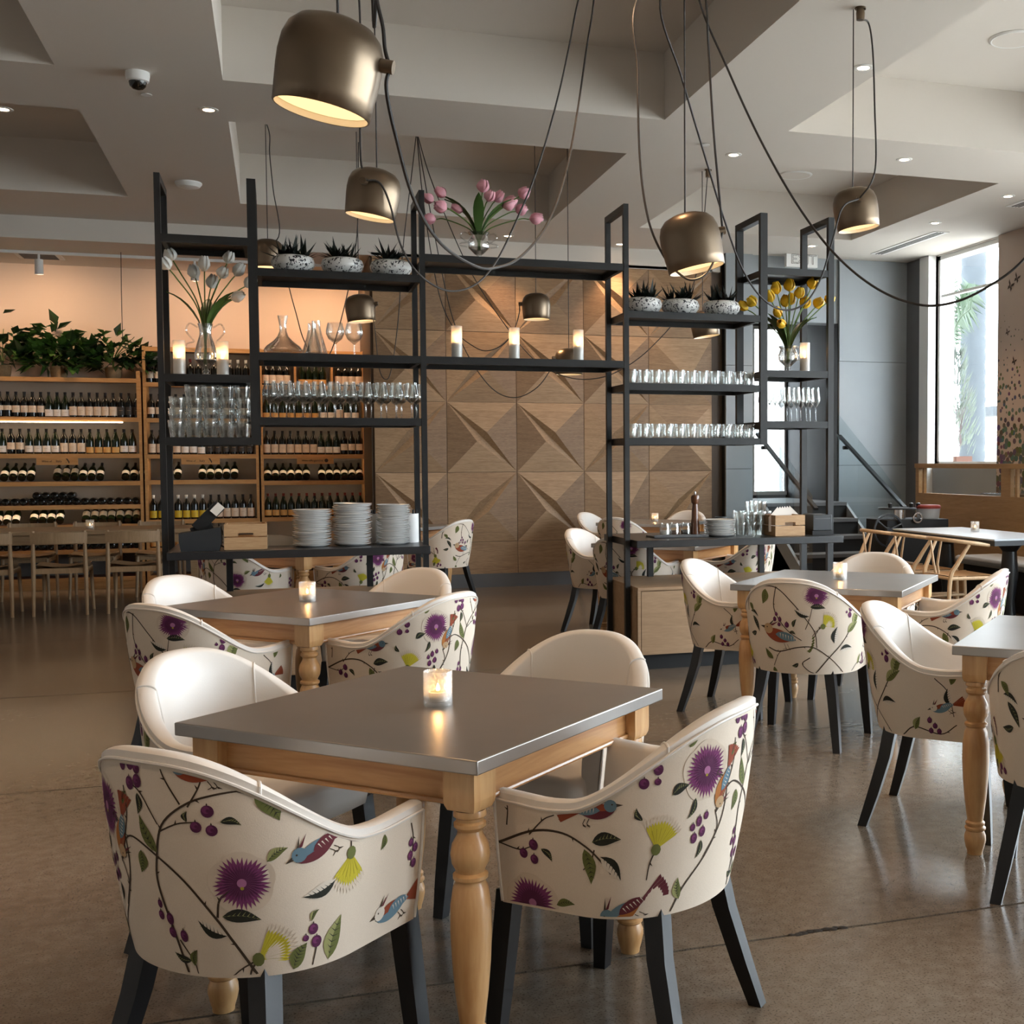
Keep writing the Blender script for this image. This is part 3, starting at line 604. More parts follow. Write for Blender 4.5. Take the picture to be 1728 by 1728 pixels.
def print_two():
    p = Print()
    p.vine([(-.27, .66), (-.26, .72), (-.20, .775), (-.12, .795), (-.05, .785), (.02, .72), (.08, .645), (.125, .575), (.135, .50)], .005, .003)
    p.vine([(-.06, .795), (-.075, .70), (-.05, .635), (.0, .575), (.06, .535)], .004, .003); p.vine([(-.12, .49), (-.06, .475), (.04, .50), (.12, .50), (.20, .45), (.26, .40), (.29, .372)], .005, .003)
    p.vine([(.13, .372), (.20, .45), (.27, .52), (.33, .60), (.38, .66)], .005, .003); p.vine([(-.10, .40), (-.07, .455), (-.05, .477)], .003, .002); p.vine([(.08, .59), (.10, .64), (.115, .70)], .003, .002)
    p.vine([(.10, .45), (.06, .42), (.09, .385), (.12, .372)], .004, .003); p.vine([(.12, .55), (.15, .60), (.17, .61)], .003, .002)
    p.flower(.135, .755, .052, .9, 8); p.fanf(.165, .605, 40, .045, 95); p.bird(-.01, .545, -14, .20, 1, 'rust', 'rust', 'tan', 'leaf')
    for q in ((-.062, .66, .008, 1.2), (-.072, .635, .009, 1.3), (-.045, .635, .009, 1.4), (-.05, .61, .009, 1.1), (-.01, .61, .011, 1.3)): p.berry(*q)
    for q in ((.315, .685, .011, 1.3), (.31, .655, .011, 1.3), (.29, .67, .006, 1)): p.berry(*q)
    for q in ((.48, .44, .009, 1.3), (.50, .42, .009, 1.2), (.485, .40, .009, 1.2), (.515, .40, .009, 1.2)): p.berry(*q)
    p.leaf(-.12, .78, -105, .07, .034, 0); p.leaf(.10, .655, 155, .07, .026, 2); p.leaf(.105, .70, -5, .065, .022, 1); p.leaf(.225, .52, 80, .075, .032, 2); p.leaf(.34, .60, 70, .085, .032, 3); p.leaf(.30, .57, 35, .075, .03, 3)
    p.leaf(.26, .485, 5, .07, .028, 2); p.leaf(-.10, .435, 130, .06, .024, 0); p.leaf(-.10, .395, -95, .05, .022, 0); p.leaf(.04, .42, 200, .035, .016, 1); p.leaf(.0, .575, -20, .03, .012, 1); p.leaf(.02, .60, 65, .04, .014, 1)
    p.leaf(.42, .40, 65, .05, .024, 3); p.vine([(.36, .372), (.42, .41), (.52, .39), (.58, .43)], .004, .003); p.leaf(.56, .50, 100, .06, .026, 2); p.leaf(.56, .58, 60, .05, .02, 0); p.vine([(.50, .60), (.55, .55), (.57, .46)], .003, .002)
    p.bird(.55, .50, 20, .10, 1, 'rust', 'blue', 'white', 'rust')
    # other side
    p.bird(-.40, .52, 14, .15, -1, 'blue', 'rust', 'blue', 'wine'); p.fanf(-.33, .49, -80, .055, 85); p.vine([(-.33, .49), (-.36, .52), (-.45, .56), (-.52, .55), (-.56, .52)], .004, .003); p.leaf(-.53, .545, -100, .06, .034, 2)
    p.leaf(-.25, .70, -50, .05, .022, 0); p.leaf(-.22, .64, -60, .08, .022, 1); p.leaf(-.24, .66, -20, .06, .024, 2); p.leaf(-.44, .44, 160, .035, .016, 1)
    for q in ((-.30, .41, .010, 1.2), (-.275, .40, .010, 1.2), (-.31, .39, .008, 1.2)): p.berry(*q)
    p.leaf(-.35, .39, 60, .04, .02, 0); p.leaf(-.20, .56, 190, .05, .02, 1); p.bird(-.60, .40, 0, .10, 1, 'rust', 'wine', 'blue', 'rust'); p.flower(-.58, .46, .04, 1, 12)
    p.vine([(-.655, .59), (-.60, .55), (-.55, .53)], .004, .003); p.leaf(-.47, .63, 30, .05, .022, 0)
    return p
def tub_chair(kind):
    t_ = thing('tub_chair', 'x', 'chair')
    zs = [i/10 for i in range(11)]
    ob = MB().grid([[spt(t, .365+(hz(t)-.012-.365)*k) for t in TS] for k in zs]); ob.build('fabric_shell', 'fabric', t_, sharp=60)
    li = MB(); rows = []
    for t in TS:
        h = hz(t); r = TH/2; o = spt(t, h-.012); n = normal(t, h-.012); n.z = 0; n.normalize(); row = [o-n*.0015]
        for k in range(1, 8):
            a = PI*k/8; row.append(o-n*(r-r*math.cos(a))+Vector((0, 0, .012+r*.55*math.sin(a)*1.0-.012*(k/8))))
        ix = outer(t, h)
        for k in range(1, 7):
            z = (h-.02)+(.44-(h-.02))*k/6; q = spt(t, z); m = normal(t, z); m.z = 0; m.normalize(); row.append(q-m*(TH+.012*math.sin(PI*k/6)))
        rows.append(row)
    li.grid(rows)
    for e in (0, -1):
        bt = spt(TS[e], .37); m = normal(TS[e], .4); m.z = 0; m.normalize()
        li.poly(rows[e]+[bt-m*TH, bt] if e else (rows[e]+[bt-m*TH, bt])[::-1])
    li = li.build('leather_lining', 'leather', t_, sharp=50)
    pp = MB(); pp.tube([spt(t, hz(t)-.012, .002) for t in TS], .0036, 6)
    for e in (-1, 1): pp.tube([spt(e, .37+(hz(1)-.012-.37)*k/6, .002) for k in range(7)], .0036, 6)
    for e in (-.43, .43):
        i = min(range(73), key=lambda k: abs(TS[k]-e)); pp.tube([rows[i][k]+Vector((0, 0, .001)) for k in range(0, len(rows[i]))], .0034, 6)
    pp.build('piping', 'leather', li)
    # seat cushion: rounded slab
    sb = MB(); R = []
    pl = [(-.215, -.20), (-.15, -.235), (0, -.25), (.15, -.235), (.215, -.20), (.235, -.05), (.245, .12), (.24, .225), (.20, .262), (.1, .275), (0, .278), (-.1, .275), (-.20, .262), (-.24, .225), (-.245, .12), (-.235, -.05)]
    for (k, z) in ((.85, .372), (.97, .382), (1.0, .42), (.995, .455), (.97, .475), (.90, .488), (.6, .498), (.0, .502)): R.append([Vector((x*k*(.82 if y < -.1 else 1), (.01+(y-.01)*k)*(.72 if y < -.1 else 1), z)) for x, y in pl])
    sb.grid(R, 0, True); sb.build('seat', 'leather', t_, sharp=70)
    for (a, b) in (((-.162, -.145, .40), (-.230, -.240, 0)), ((.162, -.145, .40), (.230, -.240, 0)), ((-.235, .205, .39), (-.262, .235, 0)), ((.235, .205, .39), (.262, .235, 0))):
        a, b = Vector(a), Vector(b); mid = (a+b)/2+Vector((0, .012 if b.y < 0 else 0, 0)); l = MB()
        P = [a, a*.66+b*.34+(mid-(a+b)/2)*.9, mid*.6+b*.4, b]; rr = [.024, .023, .021, .0175]; rws = []
        for p, r in zip(P, rr): rws.append([p+Vector((i*r, j*r, 0)) for i, j in ((-1, -1), (1, -1), (1, 1), (-1, 1))])
        l.grid(rws, 0, True); l.poly(rws[-1]); l.poly(rws[0][::-1]); l.build('leg', 'black_wood', t_, sharp=50)
    (print_one() if kind == 1 else print_two()).build(t_)
    return t_
# ------------------------------------------------------------------ zinc-topped square tables
def sq_table():
    t = thing('square_table', 'x', 'table'); h = .457
    MB().box(-h, h, -h, h, .717, .75).build('tabletop', 'zinc', t, bevel=.003)
    i = .385
    for k in range(4):
        T = Matrix.Rotation(k*PI/2, 4, 'Z'); a = MB().box(-i+.03, i-.03, -i-.012, -i+.012, .625, .718, 0); o = a.build('apron', 'maple_h', t); o.rotation_euler = (0, 0, k*PI/2)
        MB().tube([(-i+.04, -i-.014, .632), (i-.04, -i-.014, .632)], .007, 8).build('bead', 'maple_h', o)
    pr = [(.0355, .618), (.0375, .610), (.0375, .604), (.031, .599), (.031, .593), (.0365, .588), (.0365, .580), (.028, .570), (.030, .560), (.041, .540), (.045, .518), (.042, .496), (.034, .482), (.032, .476), (.040, .470), (.040, .462), (.034, .456), (.034, .452), (.040, .440), (.046, .40), (.047, .34), (.044, .27), (.038, .20), (.031, .145), (.0275, .12), (.034, .114), (.034, .107), (.030, .102), (.037, .096), (.037, .090), (.031, .084), (.0375, .066), (.038, .05), (.033, .026), (.028, .010), (.027, 0)]
    for (x, y) in ((-1, -1), (1, -1), (1, 1), (-1, 1)):
        l = MB(); c = (x*i, y*i); b = .042
        l.box(c[0]-b, c[0]+b, c[1]-b, c[1]+b, .645, .717)
        l.grid([[Vector((c[0]+q*b*k, c[1]+w*b*k, z)) for q, w in ((-1, -1), (1, -1), (1, 1), (-1, 1))] for (k, z) in ((1, .645), (.97, .632), (.85, .620), (.6, .616))], 0, True)
        l.lathe(pr, (c[0], c[1], 0), 24, cap1=True); l.build('leg', 'maple', t, sharp=40)
    return t
def votive():
    t = thing('votive_candle', 'x', 'candle')
    MB().lathe([(.0, .004), (.033, .004), (.036, .0), (.038, .004), (.0385, .09), (.0375, .092), (.0362, .09), (.0355, .012), (.0, .010)], n=28).build('glass', 'glass_votive', t)
    cn = MB().lathe([(0, .012), (.024, .012), (.0245, .036), (.02, .036), (0, .034)], n=20).build('candle', 'wax', t)
    MB().lathe([(0, .036), (.004, .039), (.005, .045), (.003, .053), (0, .060)], n=10).build('flame', 'flame', cn)
    MB().lathe([(.0, .0405), (.013, .0365), (.021, .0366), (.0, .0364)], n=16).build('melt_pool_glow', 'candle_glow', cn)  # melted wax emits, imitating the light of the flame
    return t
def place(c, th, side, r):
    ax = (math.cos(th), -math.sin(th)); bx = (math.sin(th), math.cos(th)); n = {'FL': (-bx[0], -bx[1]), 'FR': ax, 'BR': bx, 'BL': (-ax[0], -ax[1])}[side]
    return (c[0]+n[0]*r, c[1]+n[1]*r, 0), math.atan2(n[0], -n[1])
c1 = tub_chair(1); c2 = tub_chair(2); tb = sq_table(); vt = votive(); USED = set()
def use(o, loc, rz, label, group=None):
    if o.name not in USED: USED.add(o.name); o.location = loc; o.rotation_euler = (0, 0, rz); tag(o, label, None, group); return o
    return dup(o, loc, rz, label, group)
TABLES = [
 ((.389, 3.214), .768, 'nearest zinc-topped square table with turned maple legs in the foreground', 'lit votive candle in ribbed glass on the nearest table',
  [('FL', 1, .645, 0, 'floral tub chair at the bottom left, its printed back towards us'), ('FR', 1, .597, 0, 'floral tub chair right of the nearest table leg, seen from behind'),
   ('BL', 2, .66, 0, 'tub chair with bright white lining left behind the nearest table'), ('BR', 2, .60, 0, 'tub chair with shaded white lining right behind the nearest table')]),
 ((.115, 5.815), .785, 'zinc-topped square table behind the nearest one, before the plate shelf', 'lit votive candle on the second table left of centre',
  [('FL', 2, .60, 0, 'floral tub chair with purple bloom at left of second table'), ('FR', 1, .60, 0, 'floral tub chair with blue bird right of second table'),
   ('BL', 1, .62, 0, 'white-lined tub chair at far left behind the second table'), ('BR', 2, .60, 0, 'pale lined tub chair behind the second table, below the plates')]),
 ((2.9, 5.896), .729, 'zinc-topped table at right with pale daylight on its top', 'lit votive candle in white glass on the right-hand table',
  [('FL', 2, .585, 0, 'floral tub chair with red bird at front of right-hand table'), ('FR', 1, .60, 0, 'floral tub chair on the right side of the right-hand table'),
   ('BL', 2, .60, 0, 'white-lined tub chair at left end of right-hand table'), ('BR', 1, .60, 0, 'pale lined tub chair behind the right-hand table')]),
 ((2.88, 3.66), .76, 'zinc-topped table cut off by the right edge of view', None,
  [('BL', 2, .60, 0, 'white-lined tub chair left of the table at the right edge'), ('FL', 2, .60, 0, 'floral tub chair cut off at the right edge')]),
 ((.17, 9.60), .785, 'square maple table behind the left shelf cabinet', None,
  [('FL', 1, .60, 0, 'floral tub chair with dark bird seen under the left counter'), ('FR', 1, .60, 0, 'floral tub chair with blue bird seen under the plate stacks')]),
 ((2.99, 9.15), .785, 'square maple table behind the right shelf cabinet', None,
  [('BL', 2, .62, 0, 'white-lined tub chair left of the cabinet, near the oak wall'), ('FL', 2, .60, 0, 'floral tub chair seen under the right counter behind the posts'), ('FR', 1, .60, 0, 'floral tub chair with yellow bloom right of the cabinet top')]),
 ((3.83, 12.22), .785, 'farthest square table in front of the oak wall', 'tiny lit votive candle on the farthest table',
  [('BL', 2, .60, 0, 'white-lined tub chair farthest left by the oak wall'), ('FL', 2, .60, 0, 'floral tub chair behind the two black posts, half hidden'), ('BR', 1, .62, 0, 'pale lined tub chair behind the pepper mill')]),
 ((1.10, 12.35), .785, 'square table beside the oak wall behind the plate stacks', None,
  [('FR', 2, .62, 0, 'floral tub chair standing right of the plate shelf by the oak wall')]),
]
for (c, th, lab, vlab, chs) in TABLES:
    use(tb, (c[0], c[1], 0), -th, lab, 'square zinc-topped tables')
    if vlab: use(vt, (c[0]+.008, c[1]-.01, .75), .3, vlab, 'votive candles on the tables'); lamp('votive_flame', 'POINT', (c[0]+.008, c[1]-.01, .80), (1, .55, .22), .5, shadow_soft_size=.008)
    for (sd, k, r, dr, cl) in chs:
        loc, rz = place(c, th, sd, r); use(c1 if k == 1 else c2, loc, rz+dr, cl, 'floral tub chairs')
# ================================================================== black steel display shelving
YF, YR, ZT = 7.75, 8.2, 3.112
sh = thing('display_shelving', 'tall open black steel display shelving dividing the dining room', 'shelving', (0, 0, 0))
def post(x, z0, w=.034, ys=(YF, YR)):
    for y in ys: MB().box(x-w/2, x+w/2, y-.018, y+.018, z0, ZT).build('post', 'steel_black', sh)
    MB().box(x-w/2, x+w/2, ys[0]+.018, ys[1]-.018, ZT-.045, ZT).build('top_rail', 'steel_black', sh)
for x, z0, w in ((-.647, 0, .034), (-.121, 1.51, .052), (.895, 0, .034), (2.237, 0, .034), (3.231, 1.51, .052), (3.745, 0, .044)): post(x, z0, w)
BAYS = {'A': (-.630, -.147), 'B': (-.095, .878), 'C': (.912, 2.220), 'D': (2.254, 3.205), 'E': (3.257, 3.723)}
LEV = {'A': (2.757, 1.930, 1.551), 'B': (2.58, 2.07, 1.675), 'C': (2.715, 2.07), 'D': (2.407, 1.924, 1.556), 'E': (2.74, 2.03, 1.675)}
for b, (x0, x1) in BAYS.items():
    for z in LEV[b]:
        s_ = MB(); h = .047
        s_.box(x0, x1, YF-.015, YF+.012, z-h, z); s_.box(x0, x1, YR-.012, YR+.015, z-h, z); s_.box(x0, x0+.025, YF+.012, YR-.012, z-h, z); s_.box(x1-.025, x1, YF+.012, YR-.012, z-h, z)
        s_.build('shelf_frame', 'steel_black', sh)
        MB().box(x0+.025, x1-.025, YF+.012, YR-.012, z-.014, z-.002).build('shelf_panel', 'stone_black', sh)
for x0, x1 in ((-.628, .905), (2.256, 3.772)):
    MB().box(x0, x1, 7.58, 8.42, .822, .87).build('counter', 'stone_black', sh, bevel=.003)
    MB().box(x0+.3, x0+.34, 8.3, 8.34, .555, .822).build('bracket', 'steel_black', sh); MB().box(x1-.34, x1-.3, 8.3, 8.34, .555, .822).build('bracket', 'steel_black', sh)
for x0, x1, lab in ((-.61, .86, 'low oak cabinet under the plate counter at left'), (2.262, 3.70, 'low oak cabinet under the right-hand counter')):
    cb = thing('base_cabinet', lab, 'cabinet', (x0, 7.585, 0), 0, 'low cabinets under the shelving'); w = x1-x0
    c = MB().box(0, w, .02, .78, .1, .535); c.build('body', 'cabinet_oak', cb); MB().box(0, w, -.0, .80, .535, .556).build('top', 'cabinet_oak', cb, bevel=.002)
    MB().box(.0, .022, 0, .03, .1, .535).build('frame', 'cabinet_oak', cb)
    for k in range(2):
        d = MB().box(.026+k*(w-.03)/2, .022+(k+1)*(w-.03)/2, .0, .02, .105, .528).build('door', 'cabinet_oak', cb)
        MB().box(.022+(w-.03)/2-.035+k*.05, .022+(w-.03)/2-.025+k*.05, -.018, .0, .29, .42).build('handle', 'chrome', d)
    MB().box(.03, w-.03, .04, .74, .0, .1).build('plinth', 'black_matt', cb)
YM = 7.975
def px_x(px, py, Y=YM): return aty(px, py, Y).x
# ---- glass shapes
def glass_obj(name, prof, cat, n=20, mat='glassware'):
    o = MB().lathe(prof, n=n).build(name, mat, sharp=60); tag(o, 'x', cat); return o
WG = [(.034, 0), (.034, .002), (.012, .005), (.0042, .012), (.0038, .088), (.006, .096), (.020, .106), (.040, .126), (.0465, .142), (.0455, .150), (.036, .195), (.0335, .226), (.0325, .226), (.035, .194), (.0445, .150), (.0455, .142), (.039, .127), (.019, .108), (.0, .100)]
TUM = [(0, .006), (.030, .006), (.032, 0), (.034, .004), (.0385, .098), (.0375, .099), (.0355, .05), (.033, .012), (0, .012)]
HIB = [(0, .005), (.033, .005), (.035, 0), (.037, .01), (.044, .06), (.047, .064), (.047, .088), (.0485, .105), (.0475, .106), (.045, .09), (.0425, .062), (.036, .012), (0, .012)]
wg = glass_obj('wine_glass', WG, 'glass'); tg = glass_obj('tumbler', TUM, 'glass'); hg = glass_obj('highball_glass', HIB, 'glass', 18)
def row(proto, pts, lab, group, sc=None):
    for i, p in enumerate(pts): o = use(proto, p, 0, lab(i), group); o.scale = (sc or 1,)*3 if not isinstance(sc, tuple) else sc
# left bay wine glasses, two ranks
for r, (y, dx, nm) in enumerate(((7.85, 0, 'front'), (7.99, .045, 'middle'), (8.11, .02, 'back'))):
    n = 10 if r < 2 else 9
    row(wg, [(-.035+dx+i*.096, y, 1.675) for i in range(n)], lambda i: '%s wine glass from the left in the %s rank below the decanter' % (ORD[i], nm), 'wine glasses on the left shelf', 1.02)
for r, (y, nm) in enumerate(((7.86, 'front'), (8.02, 'back'))):
    row(wg, [(3.31+r*.03+i*.075, y, 1.675) for i in range(6)], lambda i: '%s slim wine glass from the left, %s rank below yellow tulips' % (ORD[i], nm), 'wine glasses on the right shelf', (.72, .72, 1.09))
for z, nm in ((1.924, 'upper'), (1.556, 'lower')):
    for r, (y, rn) in enumerate(((7.84, 'front'), (8.0, 'back'))):
        row(tg, [(2.30+r*.035+i*.0865, y, z) for i in range(11)], lambda i: '%s tumbler from the left, %s rank of the %s tumbler shelf' % (ORD[i], rn, nm), 'tumblers on the right shelves', 1.0)
# stacked glasses, left bay
for r, (y, rn) in enumerate(((7.86, 'front'), (8.02, 'back'))):
    for c in range(5):
        for k in range(4):
            if c == 0 and k == 3: continue
            use(hg, (-.575+c*.0955+.004*((k*7) % 3-1), y, 1.551+k*.072), k*.4, '%s glass up in the %s %s stack of clear glasses' % (ORD[k], ORD[c], rn), 'stacked glasses in the left bay').scale = (1.0,)*3
# glass cluster on the right counter
cl = [(1250, 7.82, 2), (1268, 7.80, 3), (1283, 7.86, 3), (1258, 7.93, 2), (1275, 7.96, 3), (1292, 7.95, 2), (1247, 8.03, 2)]
for i, (px, y, n) in enumerate(cl):
    for k in range(n): use(hg, (px_x(px, 900, y), y, .87+k*.072), i+k, '%s glass up in the %s stack beside the right-hand crate' % (ORD[k], ORD[i]), 'stacked glasses on the right counter').scale = (.92,)*3
# decanter, carafes, balloon glasses
o = MB().lathe([(0, .004), (.085, .0), (.112, .012), (.118, .03), (.10, .055), (.06, .085), (.034, .115), (.022, .15), (.021, .19), (.032, .245), (.031, .245), (.019, .19), (.02, .15), (.031, .116), (.058, .083), (.098, .052), (.114, .03), (.0, .008)], n=28).build('wine_decanter', 'glassware')
tag(o, 'wide-bottomed glass decanter with a flared neck on the left shelf', 'decanter'); o.location = (px_x(478, 590, 7.9), 7.9, 2.07)
CAR = [(0, .004), (.062, 0), (.068, .012), (.055, .06), (.035, .13), (.026, .175), (.027, .215), (.026, .215), (.024, .175), (.033, .13), (.053, .06), (.064, .014), (0, .009)]
for px, y, lab in ((534, 7.86, 'front conical glass carafe beside the decanter'), (527, 8.02, 'rear conical glass carafe behind the other beside decanter')):
    o = MB().lathe(CAR, n=24).build('carafe', 'glassware'); tag(o, lab, 'carafe', 'carafes on the left shelf'); o.location = (px_x(px, 590, y), y, 2.07)
for px, lab in ((566, 'left balloon wine glass right of the carafes'), (598, 'right balloon wine glass right of the carafes')):
    o = MB().lathe([(.036, 0), (.034, .003), (.005, .008), (.004, .075), (.012, .085), (.042, .108), (.056, .14), (.057, .16), (.046, .21), (.045, .21), (.055, .16), (.054, .14), (.04, .11), (0, .09)], n=24).build('balloon_glass', 'glassware')
    tag(o, lab, 'glass', 'balloon glasses on the left shelf'); o.location = (px_x(px, 590, 7.9), 7.9, 2.07)
# tall candle cylinders
def candle():
    t = thing('pillar_candle', 'x', 'candle')
    MB().lathe([(0, .004), (.033, .004), (.035, 0), (.036, .21), (.035, .212), (.034, .21), (.033, .01), (0, .008)], n=22).build('glass', 'glass_candle', t)
    cn = MB().lathe([(0, .01), (.028, .01), (.0285, .105), (0, .10)], n=18).build('candle', 'wax', t)
    MB().lathe([(0, .10), (.006, .106), (.007, .113), (.004, .124), (0, .132)], n=10).build('flame', 'flame', cn)
    MB().lathe([(0, .107), (.0285, .1055), (.0, .105)], n=14).build('melt_pool_glow', 'candle_glow', cn); return t  # wax surface glows by its material to imitate flame light
cd = candle()
for px, z, py, lab in ((303, 1.93, 630, 'tall ribbed glass candle left of the white tulips'), (376, 1.93, 630, 'tall ribbed glass candle right of the white tulips'), (771, 2.07, 600, 'left tall glass candle on the middle shelf'), (868, 2.07, 603, 'middle tall glass candle on the middle shelf'), (976, 2.07, 606, 'right tall glass candle on the middle shelf'), (1358, 2.03, 620, 'tall glass candle right of the yellow tulips')):
    use(cd, (px_x(px, py, 7.88), 7.88, z), 0, lab, 'tall glass candles on the shelving'); lamp('candle_flame', 'POINT', (px_x(px, py, 7.88), 7.88, z+.15), (1, .5, .2), .6, shadow_soft_size=.008)
# succulent bowls
BOWL = [(0, .004), (.07, 0), (.10, .012), (.128, .045), (.133, .07), (.122, .098), (.105, .108), (.098, .104), (.11, .09), (.118, .065), (0, .06)]
def succ(seed):
    rnd = random.Random(seed); b = MB()
    for k in range(3):
        cx, cyy = (k-1)*.062, rnd.uniform(-.02, .02)
        for i in range(15):
            a = rnd.uniform(0, 2*PI); el = rnd.uniform(.25, 1.4); L = rnd.uniform(.09, .17); d = Vector((math.cos(a)*math.cos(el), math.sin(a)*math.cos(el), math.sin(el)))
            p = Vector((cx, cyy, .09)); w = d.cross(Vector((0, 0, 1))).normalized()*.016; q = w.cross(d).normalized()*.006; m = p+d*L*.35
            b.poly([p-w*.6, m-w, p+d*L, m+q]); b.poly([p+w*.6, m+q, p+d*L, m+w]); b.poly([m-w, p-w*.6, p+w*.6, m+w, p+d*L])
    return b.build('leaves', 'succulent', None)
for i, (px, py, z, lab) in enumerate(((495, 455, 2.58, 'left of the three succulent bowls on the left shelf'), (578, 457, 2.58, 'middle of the three succulent bowls on the left shelf'), (660, 459, 2.58, 'right of the three succulent bowls on the left shelf'),
                                      (1085, 522, 2.407, 'left of the three succulent bowls on the right shelf'), (1148, 525, 2.407, 'middle of the three succulent bowls on the right shelf'), (1217, 528, 2.407, 'right of the three succulent bowls on the right shelf'))):
    t = thing('succulent_bowl', lab, 'planter', (px_x(px, py, 7.93), 7.93, z), i*.7, 'succulent bowls'); MB().lathe(BOWL, n=28).build('bowl', 'bowl_print', t); MB().lathe([(.112, .09), (0, .094)], n=20).build('soil', 'black_matt', t)
    l = succ(i); l.parent = t
# vases with tulips
def vase(loc, lab, tall):
    t = thing('glass_vase', lab, 'vase', loc)
    if tall: pr = [(.0, .006), (.045, .0), (.046, .005), (.014, .018), (.022, .032), (.012, .045), (.03, .062), (.066, .10), (.07, .13), (.055, .19), (.036, .25), (.034, .28), (.045, .325), (.043, .325), (.032, .28), (.034, .25), (.052, .19), (.066, .13), (.062, .102), (.026, .066), (0, .06)]
    else: pr = [(.0, .006), (.040, .0), (.041, .005), (.014, .016), (.02, .028), (.012, .04), (.03, .052), (.068, .09), (.074, .125), (.062, .155), (.056, .17), (.072, .19), (.070, .19), (.053, .17), (.059, .153), (.07, .125), (.064, .092), (.026, .056), (0, .05)]
    MB().lathe(pr, n=26).build('body', 'glass_vase', t); top = pr[12 if tall else 11][1]
    for s in (-1, 1):
        r = .055 if tall else .066
        P = [(s*r*.8, 0, top*.93), (s*(r+.035), 0, top*1.0), (s*(r+.055), 0, top*.86), (s*(r+.03), 0, top*.74), (s*(r+.012), 0, top*.66), (s*(r+.05), 0, top*.62), (s*(r+.055), 0, top*.54), (s*(r+.01), 0, top*.50)]
        MB().tube(bez(P, 6), .0045, 8).build('handle', 'glass_vase', t)
    return t, top
def bloom(mb, c, d, r, L):
    d = d.normalized(); s = d.orthogonal().normalized(); q = d.cross(s)
    for k in range(6):
        a = k*PI/3; rad = s*math.cos(a)+q*math.sin(a); tan = d.cross(rad); R = r*(1 if k % 2 else .82); rws = []
        for j, (f, w, u) in enumerate(((.12, .1, 0), (.75, .55, .18), (1.0, .75, .42), (.92, .62, .68), (.62, .12, 1.0))):
            rws.append([c+rad*R*f+tan*(R*w*x)+d*(L*u)-rad*(abs(x)*R*.22) for x in (-1, 0, 1)])
        mb.grid(rws)
def tulips(loc, top, tips, mat, name, word, seed, yaw=0):
    rnd = random.Random(seed); base = Vector(loc)
    for i, (px, py, dy) in enumerate(tips):
        tip = aty(px, py, loc[1]+dy); t = thing('tulip', '%s %s tulip from the left in the %s bouquet' % (ORD[i], word, word), 'flower', base, 0, '%s tulips' % word)
        e = tip-base; b0 = Vector((rnd.uniform(-.012, .012), rnd.uniform(-.012, .012), .075)); mid = Vector((e.x*.25, e.y*.25, top+(e.z-top)*.35)); kn = Vector((e.x*.8, e.y*.8, top+(e.z-top)*.78+.02))
        P = bez([b0, Vector((e.x*.04, e.y*.04, top*.8)), mid, kn, e], 6); MB().tube(P, .0042, 6).build('stem', 'stem_green', t)
        d = (P[-1]-P[-4]).normalized(); mb = MB(); bloom(mb, P[-1], (d+Vector((0, 0, .25))).normalized(), rnd.uniform(.034, .043), rnd.uniform(.075, .095)); mb.build('bloom', mat, t, sharp=80)
        if i % 3 != 1:
            a = rnd.uniform(0, 2*PI); l = MB(); rws = []; hd_ = Vector((e.x*.9+.05*math.cos(a), e.y*.6+.04*math.sin(a), 0)); hd_ = hd_.normalized() if hd_.length > .01 else Vector((1, 0, 0)); sd = hd_.cross(Vector((0, 0, 1)))
            for k in range(7):
                u = k/6; c = Vector((0, 0, top*.75))+hd_*(.02+.20*u**1.3)+Vector((0, 0, .04+.36*u-.14*u*u)); w = .036*math.sin(PI*min(1, .12+u*.88))
                rws.append([c-sd*w+Vector((0, 0, .006)), c, c+sd*w+Vector((0, 0, .006))])
            l.grid(rws); l.build('leaf', 'tulip_leaf', t, sharp=80)
def sorted_tips(l): return sorted(l, key=lambda q: q[0])
L1 = (px_x(348, 630, 7.95), 7.95, 1.93); v_, tp = vase(L1, 'tall clear glass vase holding white tulips', True)
tulips(L1, tp, sorted_tips([(286, 455, -.08), (292, 440, .05), (345, 458, -.02), (383, 445, .03), (372, 470, -.05), (396, 466, 0), (330, 470, .06), (413, 484, .02), (390, 505, -.08), (356, 486, .08)]), 'tulip_white', 'tulip', 'white', 1)
L2 = (px_x(808, 430, 7.95), 7.95, 2.715); v_, tp = vase(L2, 'clear two-handled glass vase holding pink tulips', False)
tulips(L2, tp, sorted_tips([(732, 340, 0), (752, 332, .05), (754, 353, -.06), (782, 356, 0), (736, 370, .04), (814, 325, .02), (822, 340, -.05), (835, 340, .06), (848, 350, -.03), (876, 332, .0), (870, 357, .05), (893, 370, -.03), (856, 345, .08)]), 'tulip_pink', 'tulip', 'pink', 2)
L3 = (px_x(1330, 620, 7.95), 7.95, 2.03); v_, tp = vase(L3, 'clear two-handled glass vase holding yellow tulips', False)
tulips(L3, tp, sorted_tips([(1262, 523, .05), (1275, 516, 0), (1303, 510, -.05), (1312, 497, 0), (1332, 492, .05), (1347, 504, -.04), (1355, 520, .03), (1368, 488, .0), (1394, 512, -.02), (1376, 519, .05), (1316, 535, -.09), (1321, 550, -.12), (1334, 515, .08), (1326, 518, .1)]), 'tulip_yellow', 'tulip', 'yellow', 3)
